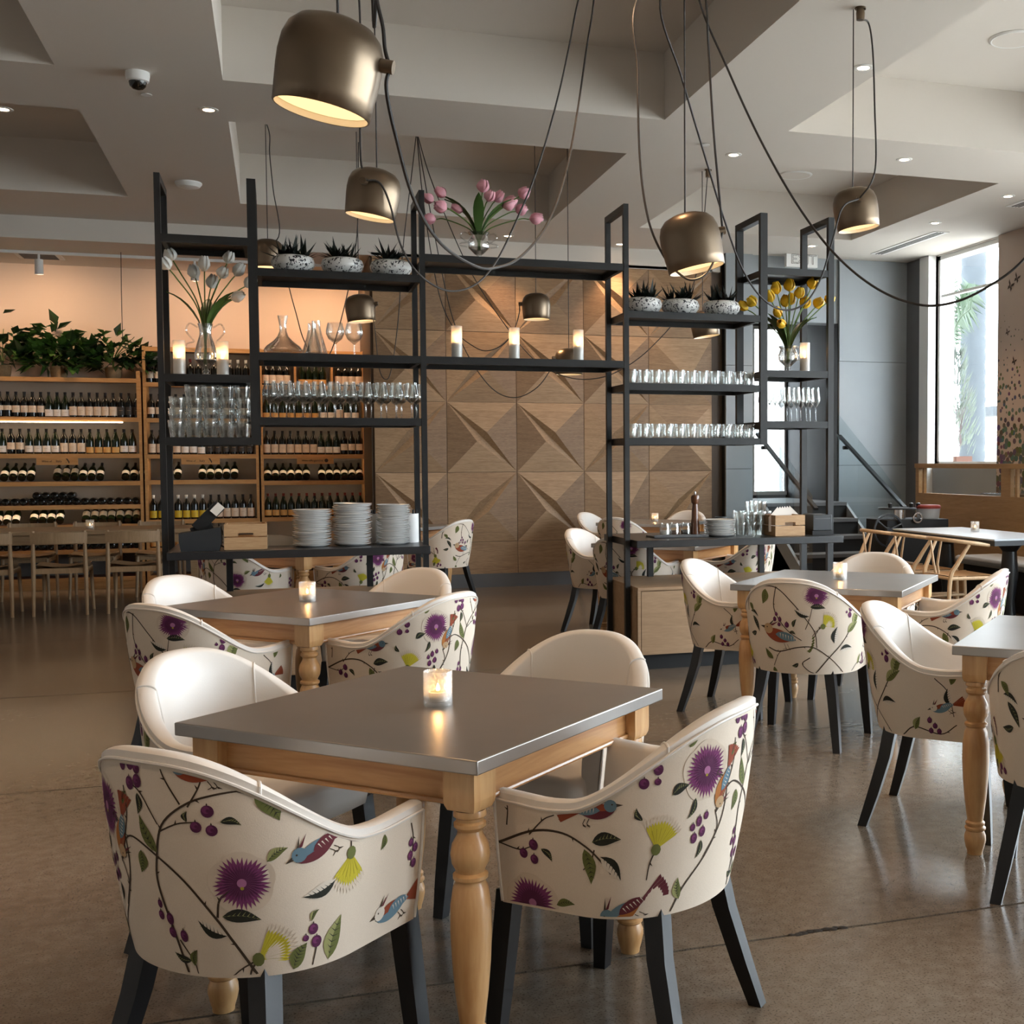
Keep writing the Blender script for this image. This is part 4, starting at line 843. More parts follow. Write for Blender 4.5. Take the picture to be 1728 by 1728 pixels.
# plates
PL = [(0, .0035), (.075, .0025), (.08, 0), (.10, .006), (.118, .014), (.119, .016), (.10, .0095), (.078, .006), (0, .006)]
pl = MB().lathe(PL, n=30).build('dinner_plate', 'porcelain'); tag(pl, 'x', 'plate')
rp = random.Random(4)
for (px, y, n, s, nm) in ((528, 7.83, 20, 1.0, 'left'), (595, 7.84, 23, 1.0, 'tallest'), (664, 7.85, 22, .88, 'right')):
    x = px_x(px, 915, y)
    for k in range(n):
        o = use(pl, (x+rp.uniform(-.006, .006), y+rp.uniform(-.006, .006), .87+k*.0115), rp.uniform(0, 6), '%s plate from the bottom of the %s plate stack' % (ORD[k], nm), 'dinner plates in stacks'); o.scale = (s*(1+rp.uniform(-.02, .02)), s, 1); o.rotation_euler.x = rp.uniform(-.02, .02)
x = px_x(1214, 895, 7.86)
for k in range(11):
    o = use(pl, (x+rp.uniform(-.005, .005), 7.86+rp.uniform(-.005, .005), .87+k*.0105), rp.uniform(0, 6), '%s small plate from the bottom of the stack beside pepper mill' % ORD[k], 'small plates on the right counter'); o.scale = (.95, .95, .9)
# left counter goods
def crate(loc, lab, w, h, d):
    t = thing('wooden_crate', lab, 'crate', loc, 0, 'wooden cutlery crates'); g = .006
    for y in (0, d):
        for k in range(2):
            z0, z1 = k*h/2+g/2, (k+1)*h/2-g/2
            if k == 0: MB().box(-w/2, w/2, y-.006, y+.006, z0, z1).build('slat', 'crate_wood', t)
            else:
                b = MB(); b.box(-w/2, -w*.18, y-.006, y+.006, z0, z1); b.box(w*.18, w/2, y-.006, y+.006, z0, z1); b.box(-w*.18, w*.18, y-.006, y+.006, z0+.02, z1)
                b.build('slat', 'crate_wood', t)
    for x in (-w/2, w/2-.012):
        for k in range(2): MB().box(x, x+.012, .006, d-.006, k*h/2+g/2, (k+1)*h/2-g/2).build('slat', 'crate_wood', t)
    MB().box(-w/2+.01, w/2-.01, .006, d-.006, 0, .01).build('base', 'crate_wood', t); return t
crate((px_x(415, 925, 7.66), 7.66, .87), 'slatted wooden crate left of the plate stacks', .245, .16, .24)
cr = crate((px_x(1333, 905, 7.67), 7.67, .87), 'slatted wooden crate filled with folded napkins', .225, .15, .24)
for i in range(6):
    p = Vector((px_x(1305+i*9, 872, 7.78), 7.74+.03*i, 1.0)); b = MB(); a = .5-.2*i
    b.poly([p+Vector((-.05, 0, 0)), p+Vector((.05, .0, 0)), p+Vector((.0+.05*a, .02, .075))]); b.poly([p+Vector((-.05, .01, 0)), p+Vector((.05, .01, 0)), p+Vector((.05*a, .02, .075))]); b.box(p.x-.05, p.x+.05, p.y, p.y+.01, p.z-.1, p.z)
    tag(b.build('napkin', 'napkin'), '%s folded white napkin from the left standing in the crate' % ORD[i], 'napkin', 'napkins in the crate')
def card_reader(px, lab):
    t = thing('receipt_printer', lab, 'printer', (px_x(px, 930, 7.66), 7.66, .87))
    MB().grid([[(-.115, 0, 0), (.1, 0, 0), (.1, .17, 0), (-.115, .17, 0)], [(-.125, -.005, .055), (.115, -.005, .055), (.115, .175, .055), (-.125, .175, .055)], [(-.125, .0, .105), (.11, .0, .14), (.11, .17, .14), (-.125, .17, .105)]], 0, True).poly([(-.125, 0, .105), (.11, 0, .14), (.11, .17, .14), (-.125, .17, .105)]).build('body', 'dark_plastic', t, sharp=30)
    MB().bar((-.03, .08, .13), (.105, .06, .27), .07, .035).build('terminal', 'black_matt', t); MB().bar((.068, .045, .222), (.115, .045, .272), .05, .012).build('screen', 'paper_white', t); MB().bar((-.06, .09, .11), (.06, .09, .15), .05, .03).build('cradle', 'black_matt', t)
    P = bez([(.1, .05, .03), (.15, .0, .012), (.19, .03, .008), (.24, .05, .008)], 6); MB().tube(P, .006, 6).build('cable', 'black_matt', t); return t
card_reader(340, 'dark card terminal on a sloped base at the counter left end')
o = MB().poly([(-.10, 0, 0), (.10, 0, 0), (.10, .004, .05), (0, .004, .068), (-.10, .004, .07)]).poly([(-.10, .004, 0), (.10, .004, 0), (.10, .008, .05), (0, .008, .068), (-.10, .008, .07)]).build('menu_card', 'paper_white'); tag(o, 'white card lying between crate and plate stacks', 'card'); o.location = (px_x(474, 915, 7.98), 7.98, .87)
for px, y, lab in ((637, 8.05, 'white canister behind the plates, between two stacks'), (694, 8.0, 'white canister at the right end of the plate counter')):
    t = thing('canister', lab, 'canister', (px_x(px, 905, y), y, .87)); MB().lathe([(0, 0), (.048, 0), (.05, .005), (.05, .19), (.047, .19), (.046, .02), (0, .02)], n=20).build('body', 'porcelain', t)
    for k in range(6): a = k; MB().tube([(.02*math.cos(a), .02*math.sin(a), .03), (.035*math.cos(a), .035*math.sin(a), .215)], .006, 6).build('utensil', 'black_matt', t)
# right counter goods
ty = thing('serving_tray', 'thin grey tray carrying spice jars and pepper mill', 'tray', (px_x(1143, 895, 7.9), 7.9, .87))
MB().box(-.20, .20, -.10, .10, 0, .012).build('base', 'grey_dark', ty, bevel=.004); MB().box(-.2, .2, -.1, -.092, .012, .02).build('rim', 'grey_dark', ty)
for i, (px, m, w) in enumerate(((1122, 'napkin', 'white salt'), (1138, 'walnut', 'red pepper flakes'), (1157, 'black_matt', 'dark pepper'))):
    t = thing('spice_jar', 'small glass jar of %s on the tray' % w, 'jar', (px_x(px, 893, 7.88), 7.88, .882), 0, 'spice jars on the tray')
    MB().lathe([(0, .003), (.036, 0), (.038, .01), (.037, .06), (.032, .07), (.033, .086), (.0315, .086), (.03, .07), (.035, .058), (.036, .01), (0, .007)], n=22).build('glass', 'glassware', t); MB().lathe([(0, .008), (.033, .008), (.034, .035), (0, .038)], n=18).build('spice', m, t)
t = thing('pepper_mill', 'tall turned dark wooden pepper mill on the tray', 'pepper mill', (px_x(1173, 895, 7.9), 7.9, .882))
MB().lathe([(0, 0), (.034, 0), (.035, .02), (.031, .03), (.034, .045), (.028, .06), (.031, .075), (.024, .12), (.023, .17), (.018, .215), (.026, .225), (0, .225)], n=24).build('body', 'walnut', t)
MB().lathe([(0, .225), (.026, .225), (.029, .245), (.03, .262), (.024, .276), (.008, .282), (0, .282)], n=24).build('head', 'walnut', t); MB().lathe([(0, .282), (.006, .283), (.008, .292), (.004, .302), (0, .304)], n=12).build('knob', 'chrome', t)
t = thing('till_printer', 'black receipt printer at the right end of the counter', 'printer', (px_x(1388, 900, 7.72), 7.72, .87)); MB().box(-.075, .075, 0, .18, .03, .145).build('body', 'dark_plastic', t, bevel=.006); MB().box(-.08, .08, -.004, .18, 0, .03).build('base', 'black_matt', t); MB().box(-.06, .06, -.004, 0, .115, .12).build('paper_slot', 'grey_dark', t)
t = thing('drinking_cup', 'dark grey metal cup behind the small plates', 'cup', (px_x(1216, 880, 8.2), 8.2, .87)); MB().lathe([(0, 0), (.036, 0), (.042, .12), (.04, .12), (.034, .01), (0, .01)], n=18).build('body', 'grey_dark', t)
# ================================================================== wine wall in the alcove
YW0, YW1 = 14.55, 14.93
def bay(name, lab, x0, x1, levels, top, thick=.032):
    t = thing(name, lab, 'wine rack', (0, 0, 0), 0, 'wine racks along the back wall')
    MB().box(x0, x1, YW1, YW1+.015, 0, top).build('back_panel', 'shelf_back', t)
    for x in (x0, x1-.03): MB().box(x, x+.03, YW0, YW1, 0, top).build('side_board', 'pine', t)
    for i, z in enumerate(levels):
        MB().box(x0+.03, x1-.03, YW0+.01, YW1, z-thick, z).build('shelf_board', 'pine_red', t); MB().box(x0+.03, x1-.03, YW0-.006, YW0+.01, z-thick-.014, z+.002).build('front_edge', 'pine', t)
        if .6 < z < 2.8: MB().box(x0+.06, x1-.06, YW0+.011, YW0+.019, z-thick-.006, z-thick).build('light_strip', 'led_strip', t)
    MB().box(x0+.03, x1-.03, YW0+.02, YW0+.04, 0, .12).build('kickboard', 'pine', t); return t
WL = bay('wine_rack', 'wide left wine rack below the potted plants', -4.45, -1.43, (2.333, 1.90, 1.498, 1.193, .933, .716, .44, .13), 2.345)
MB().box(-4.4, -1.62, YW0-.012, YW0-.006, 1.842, 1.852).build('light_bar', 'led_strip', WL)
WM = bay('wine_rack', 'middle wine rack behind the tulips and stacked glasses', -1.41, -.20, (2.69, 2.295, 1.895, 1.49, 1.20, .756, .44, .13), 2.70)
WR = bay('wine_rack', 'right wine rack next to the oak wall', -.18, 1.0, (2.69, 2.285, 1.895, 1.487, 1.182, .762, .44, .13), 2.70)
for x in (.215, .625): MB().box(x-.012, x+.012, YW0, YW1, 2.285, 2.66).build('divider', 'pine', WR)
MB().box(-1.475, -1.435, YW0-.004, YW0+.3, 1.90, 2.42).build('end_board', 'pine', WL)
for (x0, x1, s, par) in ((-2.49, -2.08, 'Italy', WL), (-1.026, -.62, 'Italy', WM), (.218, .628, 'Argentina', WR)):
    w = x1-x0; t = thing('wine_plaque', 'small wooden region plaque on the %s wine rack' % {WL: 'left', WM: 'middle', WR: 'right'}[par], 'sign', (x0, YW0-.022, 1.378), 0, 'wooden plaques'); MB().box(0, w, 0, .012, 0, .078).build('board', 'pine', t)
    txt('Wine of', .03, 'ink', t, (w*.25, -.001, .04)); txt(s, .036, 'ink', t, (w*.54, -.001, .04))
    if s == 'Italy': MB().poly([(w*.70, -.001, .07), (w*.75, -.001, .068), (w*.80, -.001, .03), (w*.78, -.001, .012), (w*.765, -.001, .03), (w*.73, -.001, .055)]).poly([(w*.705, -.001, .03), (w*.715, -.001, .03), (w*.715, -.001, .02), (w*.705, -.001, .02)]).build('map_mark', 'ink', t)
    else: MB().poly([(w*.8+.022*math.cos(k), -.001, .04+.022*math.sin(k)) for k in (0, .7, 1.4, 2.1, 2.8, 3.5, 4.2, 4.9, 5.6)]).build('globe_mark', 'ink', t)
BOT = [(0, .006), (.030, 0), (.0385, .004), (.0395, .012), (.0395, .165), (.037, .18), (.024, .205), (.0155, .222), (.0145, .262), (.0160, .264), (.0160, .274), (.0, .275)]
BUR = [(0, .006), (.030, 0), (.0385, .004), (.0405, .012), (.0405, .14), (.037, .165), (.027, .195), (.0175, .222), (.0145, .245), (.0145, .262), (.016, .264), (.016, .274), (0, .275)]
def bottle_proto(shape, lab, z0, z1, mat, cap, neck=None, deg=150):
    t = thing('wine_bottle', 'x', 'bottle'); MB().lathe(BOT if shape == 0 else BUR, n=16).build('glass', 'bottle_glass' if shape == 0 else 'bottle_green', t)
    if mat:
        r = .0402 if shape == 0 else .0412; rows = [[Vector((r*math.sin(a), -r*math.cos(a), z)) for a in [math.radians(-deg/2+deg*k/10) for k in range(11)]] for z in (z0, z1)]
        lb = MB().grid(rows).build('label', mat, t)
        m = MB(); zc = (z0+z1)/2; rr = r+.0004
        for q in (-.3, 0, .3): a = q; m.poly([(rr*math.sin(a-.1), -rr*math.cos(a-.1), zc+.004), (rr*math.sin(a+.1), -rr*math.cos(a+.1), zc+.004), (rr*math.sin(a+.1), -rr*math.cos(a+.1), zc+.008), (rr*math.sin(a-.1), -rr*math.cos(a-.1), zc+.008)])
        m.build('label_print', 'pr_tan', lb)
    MB().lathe([(.0152, .222 if neck is None else neck), (.0152, .262), (.0166, .264), (.0166, .276), (0, .2765)], n=12).build('capsule', cap, t); return t
BP = dict(cream=bottle_proto(0, 0, .05, .125, 'paper_cream', 'foil_black'), high=bottle_proto(0, 0, .075, .125, 'paper_cream', 'foil_black'), low=bottle_proto(1, 0, .012, .085, 'paper_white', 'foil_black'), tall=bottle_proto(0, 0, .022, .12, 'paper_cream', 'foil_black', deg=178),
          dark=bottle_proto(0, 0, .03, .12, 'paper_dark', 'foil_black'), orange=bottle_proto(1, 0, .012, .075, 'paper_orange', 'foil_black'), red=bottle_proto(0, 0, .02, .09, 'paper_cream', 'foil_red'), yellow=bottle_proto(0, 0, .02, .10, 'paper_yellow', 'foil_white'),
          grey=bottle_proto(1, 0, .06, .14, 'paper_grey', 'foil_black'), band=bottle_proto(1, 0, .045, .10, 'paper_white', 'foil_black'), square=bottle_proto(1, 0, .02, .09, 'paper_white', 'foil_black', deg=170), redorange=bottle_proto(1, 0, .02, .085, 'paper_orange', 'foil_red'))
DESC = dict(cream='cream labelled', high='small labelled', low='low labelled', tall='large labelled', dark='dark labelled', orange='orange labelled', red='red capped', yellow='yellow labelled', grey='grey labelled', band='white banded', square='white labelled', redorange='red capped orange labelled')
rb_ = random.Random(11)
def bottles(seq, x0, dx, z, pos, where, y=14.63, lean=0, lie=False):
    n = 0
    for k in seq:
        if k != '-':
            rot = (0, 0, rb_.uniform(-.12, .12)); loc = (x0+n*dx, y+rb_.uniform(-.006, .006), z+.0005)
            if lean: rot = (-lean, 0, 0); loc = (x0+n*dx, YW0+.075, z+.035)
            if lie: rot = (-PI/2, 0, 0); loc = (x0+n*dx, YW0+.03, z+.041)
            kind = {'c': 'cream', 'h': 'high', 'l': 'low', 't': 'tall', 'd': 'dark', 'o': 'orange', 'r': 'red', 'y': 'yellow', 'g': 'grey', 'b': 'band', 's': 'square', 'q': 'redorange'}[k]
            o = use(BP[kind], loc, 0, '%s bottle from left, %s, %s' % (ORD[n] if n < len(ORD) else 'last', DESC[kind], where), 'wine bottles'); o.rotation_euler = rot
        n += 1
D = .0865
bottles('hhhcccclllttttttddd', -2.93, D*.93, 1.90, 0, 'top row of the left wine rack')
bottles('ssccsssstttoooossdd'[:17], -2.92, D, 1.498, 0, 'second row of the left wine rack')
bottles('bbbb--gggbbb--bbb', -2.83, D, 1.193, 0, 'leaning row below the left plaque', lean=.95)
bottles('d'*17, -2.90, D, .933, 0, 'lying row of the left wine rack', lie=True)
for i in range(5): o = use(BP['dark'], (-2.90+D*(4.5+i), YW0+.03, .933+.041+.068), 0, '%s bottle from left stacked on top of the lying row' % ORD[i], 'wine bottles'); o.rotation_euler = (-PI/2, 0, 0)
bottles('lll-bbbb--ggggggg', -2.90, D, .716, 0, 'leaning row behind the long table', lean=.95)
bottles('d'*17, -2.90, D, .44, 0, 'lowest lying row of the left wine rack', lie=True)
bottles('ccc-rrrrr-yyyy', -1.34, D*.98, 2.295, 0, 'top row of the middle wine rack')
bottles('cccccccccccccc'[:13], -1.335, D, 1.895, 0, 'second row of the middle wine rack')
bottles('ttttsslddddddd'[:13], -1.335, D, 1.49, 0, 'third row of the middle wine rack')
bottles('--bb--bbbbb', -1.335, D, 1.20, 0, 'leaning row of the middle wine rack', lean=.95)
bottles('yyyyyyyttttttt'[:13], -1.335, D, .756, 0, 'yellow row of the middle wine rack')
bottles('oo-ooo-ccc', -1.335, D, .44, 0, 'lowest row of the middle wine rack')
bottles('tttt', -.11, .078, 2.285, 0, 'left cell of the right wine rack'); bottles('oooo', .29, .078, 2.285, 0, 'middle cell of the right wine rack'); bottles('tttt', .70, .078, 2.285, 0, 'right cell of the right wine rack')
bottles('ooooooolltll'[:12], -.11, D*1.05, 1.895, 0, 'second row of the right wine rack')
bottles('tttttttsssccc', -.11, D, 1.487, 0, 'third row of the right wine rack')
bottles('bbbbbb-bbbbbb', -.11, D, 1.182, 0, 'leaning row of the right wine rack', lean=.95)
bottles('qqqqqqqqqqqqq'[:13], -.11, D, .762, 0, 'lower row of the right wine rack')
# potted plants on the left rack
def plant(px, lab, seed, h, spread, mats, leafL, n):
    rnd = random.Random(seed); x = aty(px, 630, 14.72).x; t = thing('potted_plant', lab, 'plant', (x, 14.70, 2.333), 0, 'potted plants on the wine rack')
    MB().lathe([(0, 0), (.075, 0), (.085, .05), (.09, .11), (.085, .13), (.075, .13), (0, .12)], n=18).build('basket', 'basket', t)
    for mi, m in enumerate(mats):
        b = MB()
        for i in range(n//len(mats)):
            a = rnd.uniform(0, 2*PI); r = spread*rnd.random()**.6; z = .12+h*rnd.random()*(1.1-.7*r/spread); c = Vector((r*math.cos(a), r*math.sin(a)*.26-.03, z))
            d = Vector((math.cos(a)*.8+rnd.uniform(-.5, .5), math.sin(a)*.25-.3, rnd.uniform(-.6, .7))).normalized(); L = leafL*rnd.uniform(.6, 1.2); w = d.cross(Vector((rnd.uniform(-.3, .3), .3, 1))).normalized()*L*.32
            nn = w.cross(d).normalized()*L*.08
            b.poly([c, c+d*L*.4-w+nn, c+d*L]); b.poly([c, c+d*L, c+d*L*.4+w+nn])
        tag(b.build('foliage', m, t, sharp=10), kind='stuff')
    b = MB()
    for i in range(9): a = rnd.uniform(0, 2*PI); b.tube(bez([(0, 0, .1), (.05*math.cos(a), .03*math.sin(a), .25), (spread*.8*math.cos(a), .3*spread*math.sin(a), .12+h*rnd.uniform(.3, .9))], 5), .004, 5)
    b.build('stems', 'stem_green', t); return t
plant(5, 'bushy dark fern at the left edge above the wine', 1, .55, .42, ('leaf_dark', 'leaf_dark', 'leaf_mid'), .17, 150)
plant(100, 'bright green broad-leaved vine in a basket above wine', 2, .50, .38, ('leaf_mid', 'leaf_mid', 'leaf_dark'), .17, 230)
plant(192, 'dark spreading fern in a basket right of the vine', 3, .42, .42, ('leaf_dark', 'leaf_dark', 'leaf_mid'), .14, 260)
# long oak table and its chairs
lt = thing('long_table', 'long oak table in front of the wine racks', 'table', (0, 0, 0))
MB().box(-5.2, -.70, 12.62, 13.45, .712, .75).build('tabletop', 'oak_table', lt, bevel=.003); MB().box(-5.1, -.80, 12.66, 12.69, .62, .712).build('apron', 'oak_table', lt); MB().box(-5.1, -.80, 13.38, 13.41, .62, .712).build('apron', 'oak_table', lt)
for x in (-5.0, -2.95, -.80):
    for y in (12.72, 13.35): MB().bar((x, y, .712), (x, y, 0), .075, .075, .05).build('leg', 'oak_table', lt)
def bar_chair():
    t = thing('oak_chair', 'x', 'chair'); w = .2215
    for s in (-1, 1):
        MB().tube([(s*w, -.24, 0), (s*w*.98, -.225, .42), (s*w*.96, -.235, .78)], [.014, .02, .014], 8).build('leg', 'oak_chair', t); MB().tube([(s*.215, .235, 0), (s*.2, .2, .42)], [.013, .019], 8).build('leg', 'oak_chair', t)
    rows = []
    for z in (.665, .68, .75, .765):
        rows.append([Vector((-.235+.47*k/10, -.245-.05*math.sin(PI*k/10), z)) for k in range(11)])
    b = MB().grid(rows); b.grid([[p+Vector((0, .022, 0)) for p in r] for r in rows]); b.grid([rows[-1], [p+Vector((0, .022, 0)) for p in rows[-1]]]); b.grid([rows[0], [p+Vector((0, .022, 0)) for p in rows[0]]])
    for e in (0, -1): b.poly([rows[0][e], rows[-1][e], rows[-1][e]+Vector((0, .022, 0)), rows[0][e]+Vector((0, .022, 0))])
    b.build('backrest', 'oak_chair', t)
    rows = [[Vector((-.225+.45*k/8, y, z+.012*math.cos(PI*(k/8-.5)*2)*-1)) for k in range(9)] for (y, z) in ((-.2, .455), (-.05, .445), (.12, .455), (.235, .45))]
    MB().grid(rows).grid([[p-Vector((0, 0, .02)) for p in r] for r in rows]).build('seat', 'oak_chair', t)
    for y in (-.215, .2): MB().box(-.2, .2, y-.012, y+.012, .385, .435).build('rail', 'oak_chair', t)
    for x in (-.205, .205): MB().box(x-.011, x+.011, -.2, .2, .385, .43).build('rail', 'oak_chair', t)
    return t
bc = bar_chair()
for i, x in enumerate((-2.525, -1.91, -1.29)): use(bc, (x, 12.345, 0), 0, '%s oak chair from the left on the near side of long table' % ORD[i], 'oak chairs at the long table')
for i, x in enumerate((-2.45, -1.83, -1.2)): use(bc, (x, 13.75, 0), PI, '%s oak chair from the left on the far side of long table' % ORD[i], 'oak chairs at the long table')
p = atz(152, 893, .75); use(vt, (p.x, p.y, .75), 0, 'lit votive candle on the long oak table', 'votive candles on the tables')
# track lights and grille on the alcove soffit
tk = thing('track_light', 'white track with spotlights above the wine racks', 'light', (0, 0, 0)); MB().box(-6, .95, 14.02, 14.05, 3.58, 3.61).build('track', 'white_paint', tk)
for px in (65, 328, 500, -150, 590):
    x = aty(px, 425, 14.035).x; MB().tube([(x, 14.035, 3.585), (x, 14.035, 3.52)], .012, 8).build('stem', 'white_paint', tk); MB().lathe([(.0, 0), (.042, 0), (.042, .155), (.038, .155), (.036, .02), (0, .02)], (x, 14.035, 3.37), 18).build('spotlight', 'white_paint', tk)
    lamp('track_spot', 'SPOT', (x, 14.03, 3.36), (1, .64, .40), 42, spot_size=2.5, spot_blend=1, shadow_soft_size=.05, to=(x, 14.9, 2.75))
gr = thing('air_grille', 'white louvred air grille in the alcove soffit', 'vent', (aty(66, 427, 14.3).x, 14.3, 3.61)); MB().box(-.22, .22, -.2, .2, -.012, 0).build('frame', 'white_paint', gr)
for k in range(6): MB().box(-.17, .17, -.15+k*.055, -.125+k*.055, -.02, -.012).build('louvre', 'grey_dark', gr)
sw = MB().tube(bez([aty(197, 371, 13.3), aty(203, 395, 13.6), aty(205, 500, 14.4), aty(207, 575, 14.6)], 6), .004, 6).build('hanging_wire', 'cord'); tag(sw, 'thin wire hanging from the soffit to the fern', 'wire')
# ================================================================== pendant lamps and their cords
SHADE = [(.110, .0), (.1135, .002), (.1165, .04), (.1205, .09), (.1215, .12), (.1185, .155), (.108, .185), (.088, .206), (.055, .219), (.02, .2235), (0, .224)]
def pendant(px, py, d, a, kn, lab, zc, knob_h=.135):
    c = atd(px, py, d); ax = (Vector((0, 0, 1))+rt0*a).normalized(); k = Vector(kn).normalized(); k = (k-ax*k.dot(ax)).normalized(); q = ax.cross(k)
    T = Matrix(((k.x, q.x, ax.x, 0), (k.y, q.y, ax.y, 0), (k.z, q.z, ax.z, 0), (0, 0, 0, 1)))
    o = c-ax*.112; t = thing('pendant_lamp', lab, 'lamp', o, 0, 'bell-shaped pendant lamps')
    MB().lathe(SHADE, n=40, T=T).build('shade', 'lamp_metal', t, sharp=60)
    MB().lathe([(.109, .001), (.112, .04), (.115, .1), (.09, .18), (0, .19)], n=32, T=T).build('inner_shade', 'white_paint', t); MB().lathe([(.1085, .018), (.05, .022), (0, .022)], n=32, T=T).build('diffuser', 'bulb', t)
    MB().tube([T @ Vector((.112, 0, knob_h)), T @ Vector((.15, 0, knob_h))], .0165, 14).build('knob', 'lamp_metal', t)
    top = T @ Vector((0, 0, .222)); MB().tube([top, Vector((top.x, top.y, zc-o.z))], .0032, 6).build('suspension_cable', 'cord', t)
    lamp('pendant_bulb', 'SPOT', o-ax*.005, (1, .62, .32), 12, spot_size=2.3, spot_blend=.6, shadow_soft_size=.08, rot=(T.to_euler()))
    return o+T @ Vector((.142, 0, knob_h)), o+top
CT = 4.3
K1, P1 = pendant(556, 110, 2.83, .20, rt0, 'largest bronze pendant lamp, nearest at top left', CT)
K2, P2 = pendant(630, 326, 5.5, .16, -fw-rt0*.1, 'bronze pendant lamp below the largest one, above the succulents', CT)
K3, P3 = pendant(1166, 408, 4.75, -.22, rt0+fw*.3, 'bronze pendant lamp in front of the right shelf bay', ZC)
K4, P4 = pendant(1444, 352, 6.5, -.15, -fw, 'bronze pendant lamp at right, hanging from a ceiling hook', ZC)
K5, P5 = pendant(608, 520, 9.8, -.10, rt0, 'small far pendant lamp behind the balloon glasses', CT)
K6, P6 = pendant(905, 517, 10.2, -.02, -rt0, 'small far pendant lamp before the oak wall centre', CT)
K7, P7 = pendant(960, 610, 10.2, 0, -rt0-fw*.5, 'small far pendant lamp half hidden by the middle shelf', CT)
K8, P8 = pendant(1189, 546, 10.1, -.16, rt0, 'small far pendant lamp below the right succulent shelf', ZC)
K9, P9 = pendant(452, 428, 9.3, 0, -rt0, 'small far pendant lamp behind the hanging black post', CT)
def cord(lab, pts, r=.0048, n=8):
    P = [p if isinstance(p, Vector) else atd(*p) for p in pts]
    o = MB().tube(bez(P, n), r, 7).build('lamp_cord', 'cord'); tag(o, lab, 'cord', 'swagged lamp cords')
HB = atz(1010, -120, CT); HB2 = atz(1160, -90, ZC); HB3 = atz(703, 222, CT)
cord('cord rising from the largest pendant to the ceiling', [K1, (650, 85, 2.86), (646, 45, 2.86), (636, 0, 2.88), (628, -60, 2.95), Vector((K1.x-.03, K1.y+.1, CT))])
cord('thick cord swagging from the largest pendant under the pink tulips', [K1, (652, 150, 2.84), (668, 230, 2.9), (700, 340, 3.1), (745, 412, 3.4), (800, 448, 3.7), (835, 452, 3.9), (880, 432, 4.2), (925, 375, 4.6), (955, 290, 5.0), (974, 190, 5.4), (990, 80, 5.7), (1002, 0, 5.9), HB])
cord('cord swagging from second pendant to the ceiling hub', [K2, (640, 308, 5.38), (658, 345, 5.4), (675, 410, 5.45), (700, 455, 5.5), (735, 483, 5.6), (768, 491, 5.7), (805, 478, 5.8), (838, 440, 5.9), (870, 375, 6.0), (905, 290, 6.05), (940, 170, 6.1), (962, 70, 6.15), (976, 0, 6.2), HB])
cord('short cord from the second pendant knob up to ceiling', [K2, (617, 296, 5.4), (609, 270, 5.42), (607, 150, 5.45), (606, 0, 5.5), Vector((P2.x-.12, P2.y, CT))])
cord('cord looping under the pendant before the right bay', [HB2, (1075, 0, 5.1), (1076, 120, 5.0), (1080, 270, 4.9), (1094, 370, 4.8), (1120, 432, 4.75), (1150, 465, 4.72), (1172, 472, 4.72), (1195, 458, 4.74), (1212, 420, 4.76), (1219, 392, 4.78), K3])
cord('cord from the right bay pendant knob up to ceiling', [K3, (1214, 330, 4.78), (1204, 220, 4.8), (1196, 90, 4.85), (1191, 0, 4.9), Vector((HB2.x+.05, HB2.y, ZC))])
cord('cord swagging before the yellow tulips to the hooked pendant', [HB2+Vector((.02, 0, 0)), (1114, 0, 5.2), (1150, 130, 5.4), (1190, 265, 5.6), (1222, 370, 5.75), (1252, 452, 5.85), (1285, 502, 5.95), (1322, 523, 6.05), (1358, 512, 6.1), (1385, 470, 6.15), (1405, 405, 6.2), (1422, 350, 6.25), K4])
cord('longest cord swagging across the window to the right', [HB2+Vector((.04, 0, 0)), (1180, 0, 5.1), (1225, 110, 5.0), (1280, 230, 4.9), (1345, 345, 4.8), (1410, 430, 4.7), (1480, 487, 4.6), (1550, 514, 4.55), (1610, 510, 4.5), (1670, 482, 4.45), (1728, 437, 4.4), (1800, 340, 4.35), (1850, 200, 4.4), Vector((2.6, 3.9, ZC))])
cord('cord looping from ceiling hook to the hooked pendant knob', [atz(1452, 13, ZC)-Vector((0, 0, .06)), (1466, 40, 6.5), (1473, 90, 6.48), (1476, 180, 6.4), (1478, 270, 6.32), (1470, 308, 6.28), K4])
mt = thing('ceiling_hook', 'bronze ceiling hook holding the right pendant cord', 'hook', atz(1452, 13, ZC)); MB().lathe([(0, -.065), (.022, -.065), (.024, -.03), (.02, 0), (0, 0)], n=14).build('body', 'lamp_metal', mt); MB().lathe([(.03, -.008), (.03, 0), (0, -.008)], n=14).build('rose', 'lamp_metal', mt)
mt = thing('ceiling_hook', 'small bronze ceiling hook above the right shelf bay', 'hook', atz(1195, 286, ZC)); MB().lathe([(0, -.065), (.022, -.065), (.024, -.03), (.02, 0), (0, 0)], n=14).build('body', 'lamp_metal', mt); MB().lathe([(.03, -.008), (.03, 0), (0, -.008)], n=14).build('rose', 'lamp_metal', mt)
cord('thin far cord looping to the lamp behind balloon glasses', [HB3, (694, 300, 9.9), (680, 420, 9.85), (672, 540, 9.8), (660, 625, 9.8), (650, 640, 9.8), (640, 622, 9.8), (634, 570, 9.8), (630, 530, 9.8), K5], .0042)
cord('thin far cord looping to the lamp before oak centre', [HB3, (712, 320, 10), (728, 430, 10.05), (745, 510, 10.1), (770, 560, 10.1), (800, 585, 10.1), (822, 592, 10.1), (848, 582, 10.1), (866, 560, 10.1), (876, 530, 10.1), K6], .0042)
cord('thin far cord looping low to the half hidden lamp', [HB3, (716, 300, 10), (738, 420, 10.05), (762, 530, 10.1), (790, 600, 10.1), (830, 655, 10.1), (868, 671, 10.1), (905, 655, 10.1), (930, 622, 10.1), K7], .0042)
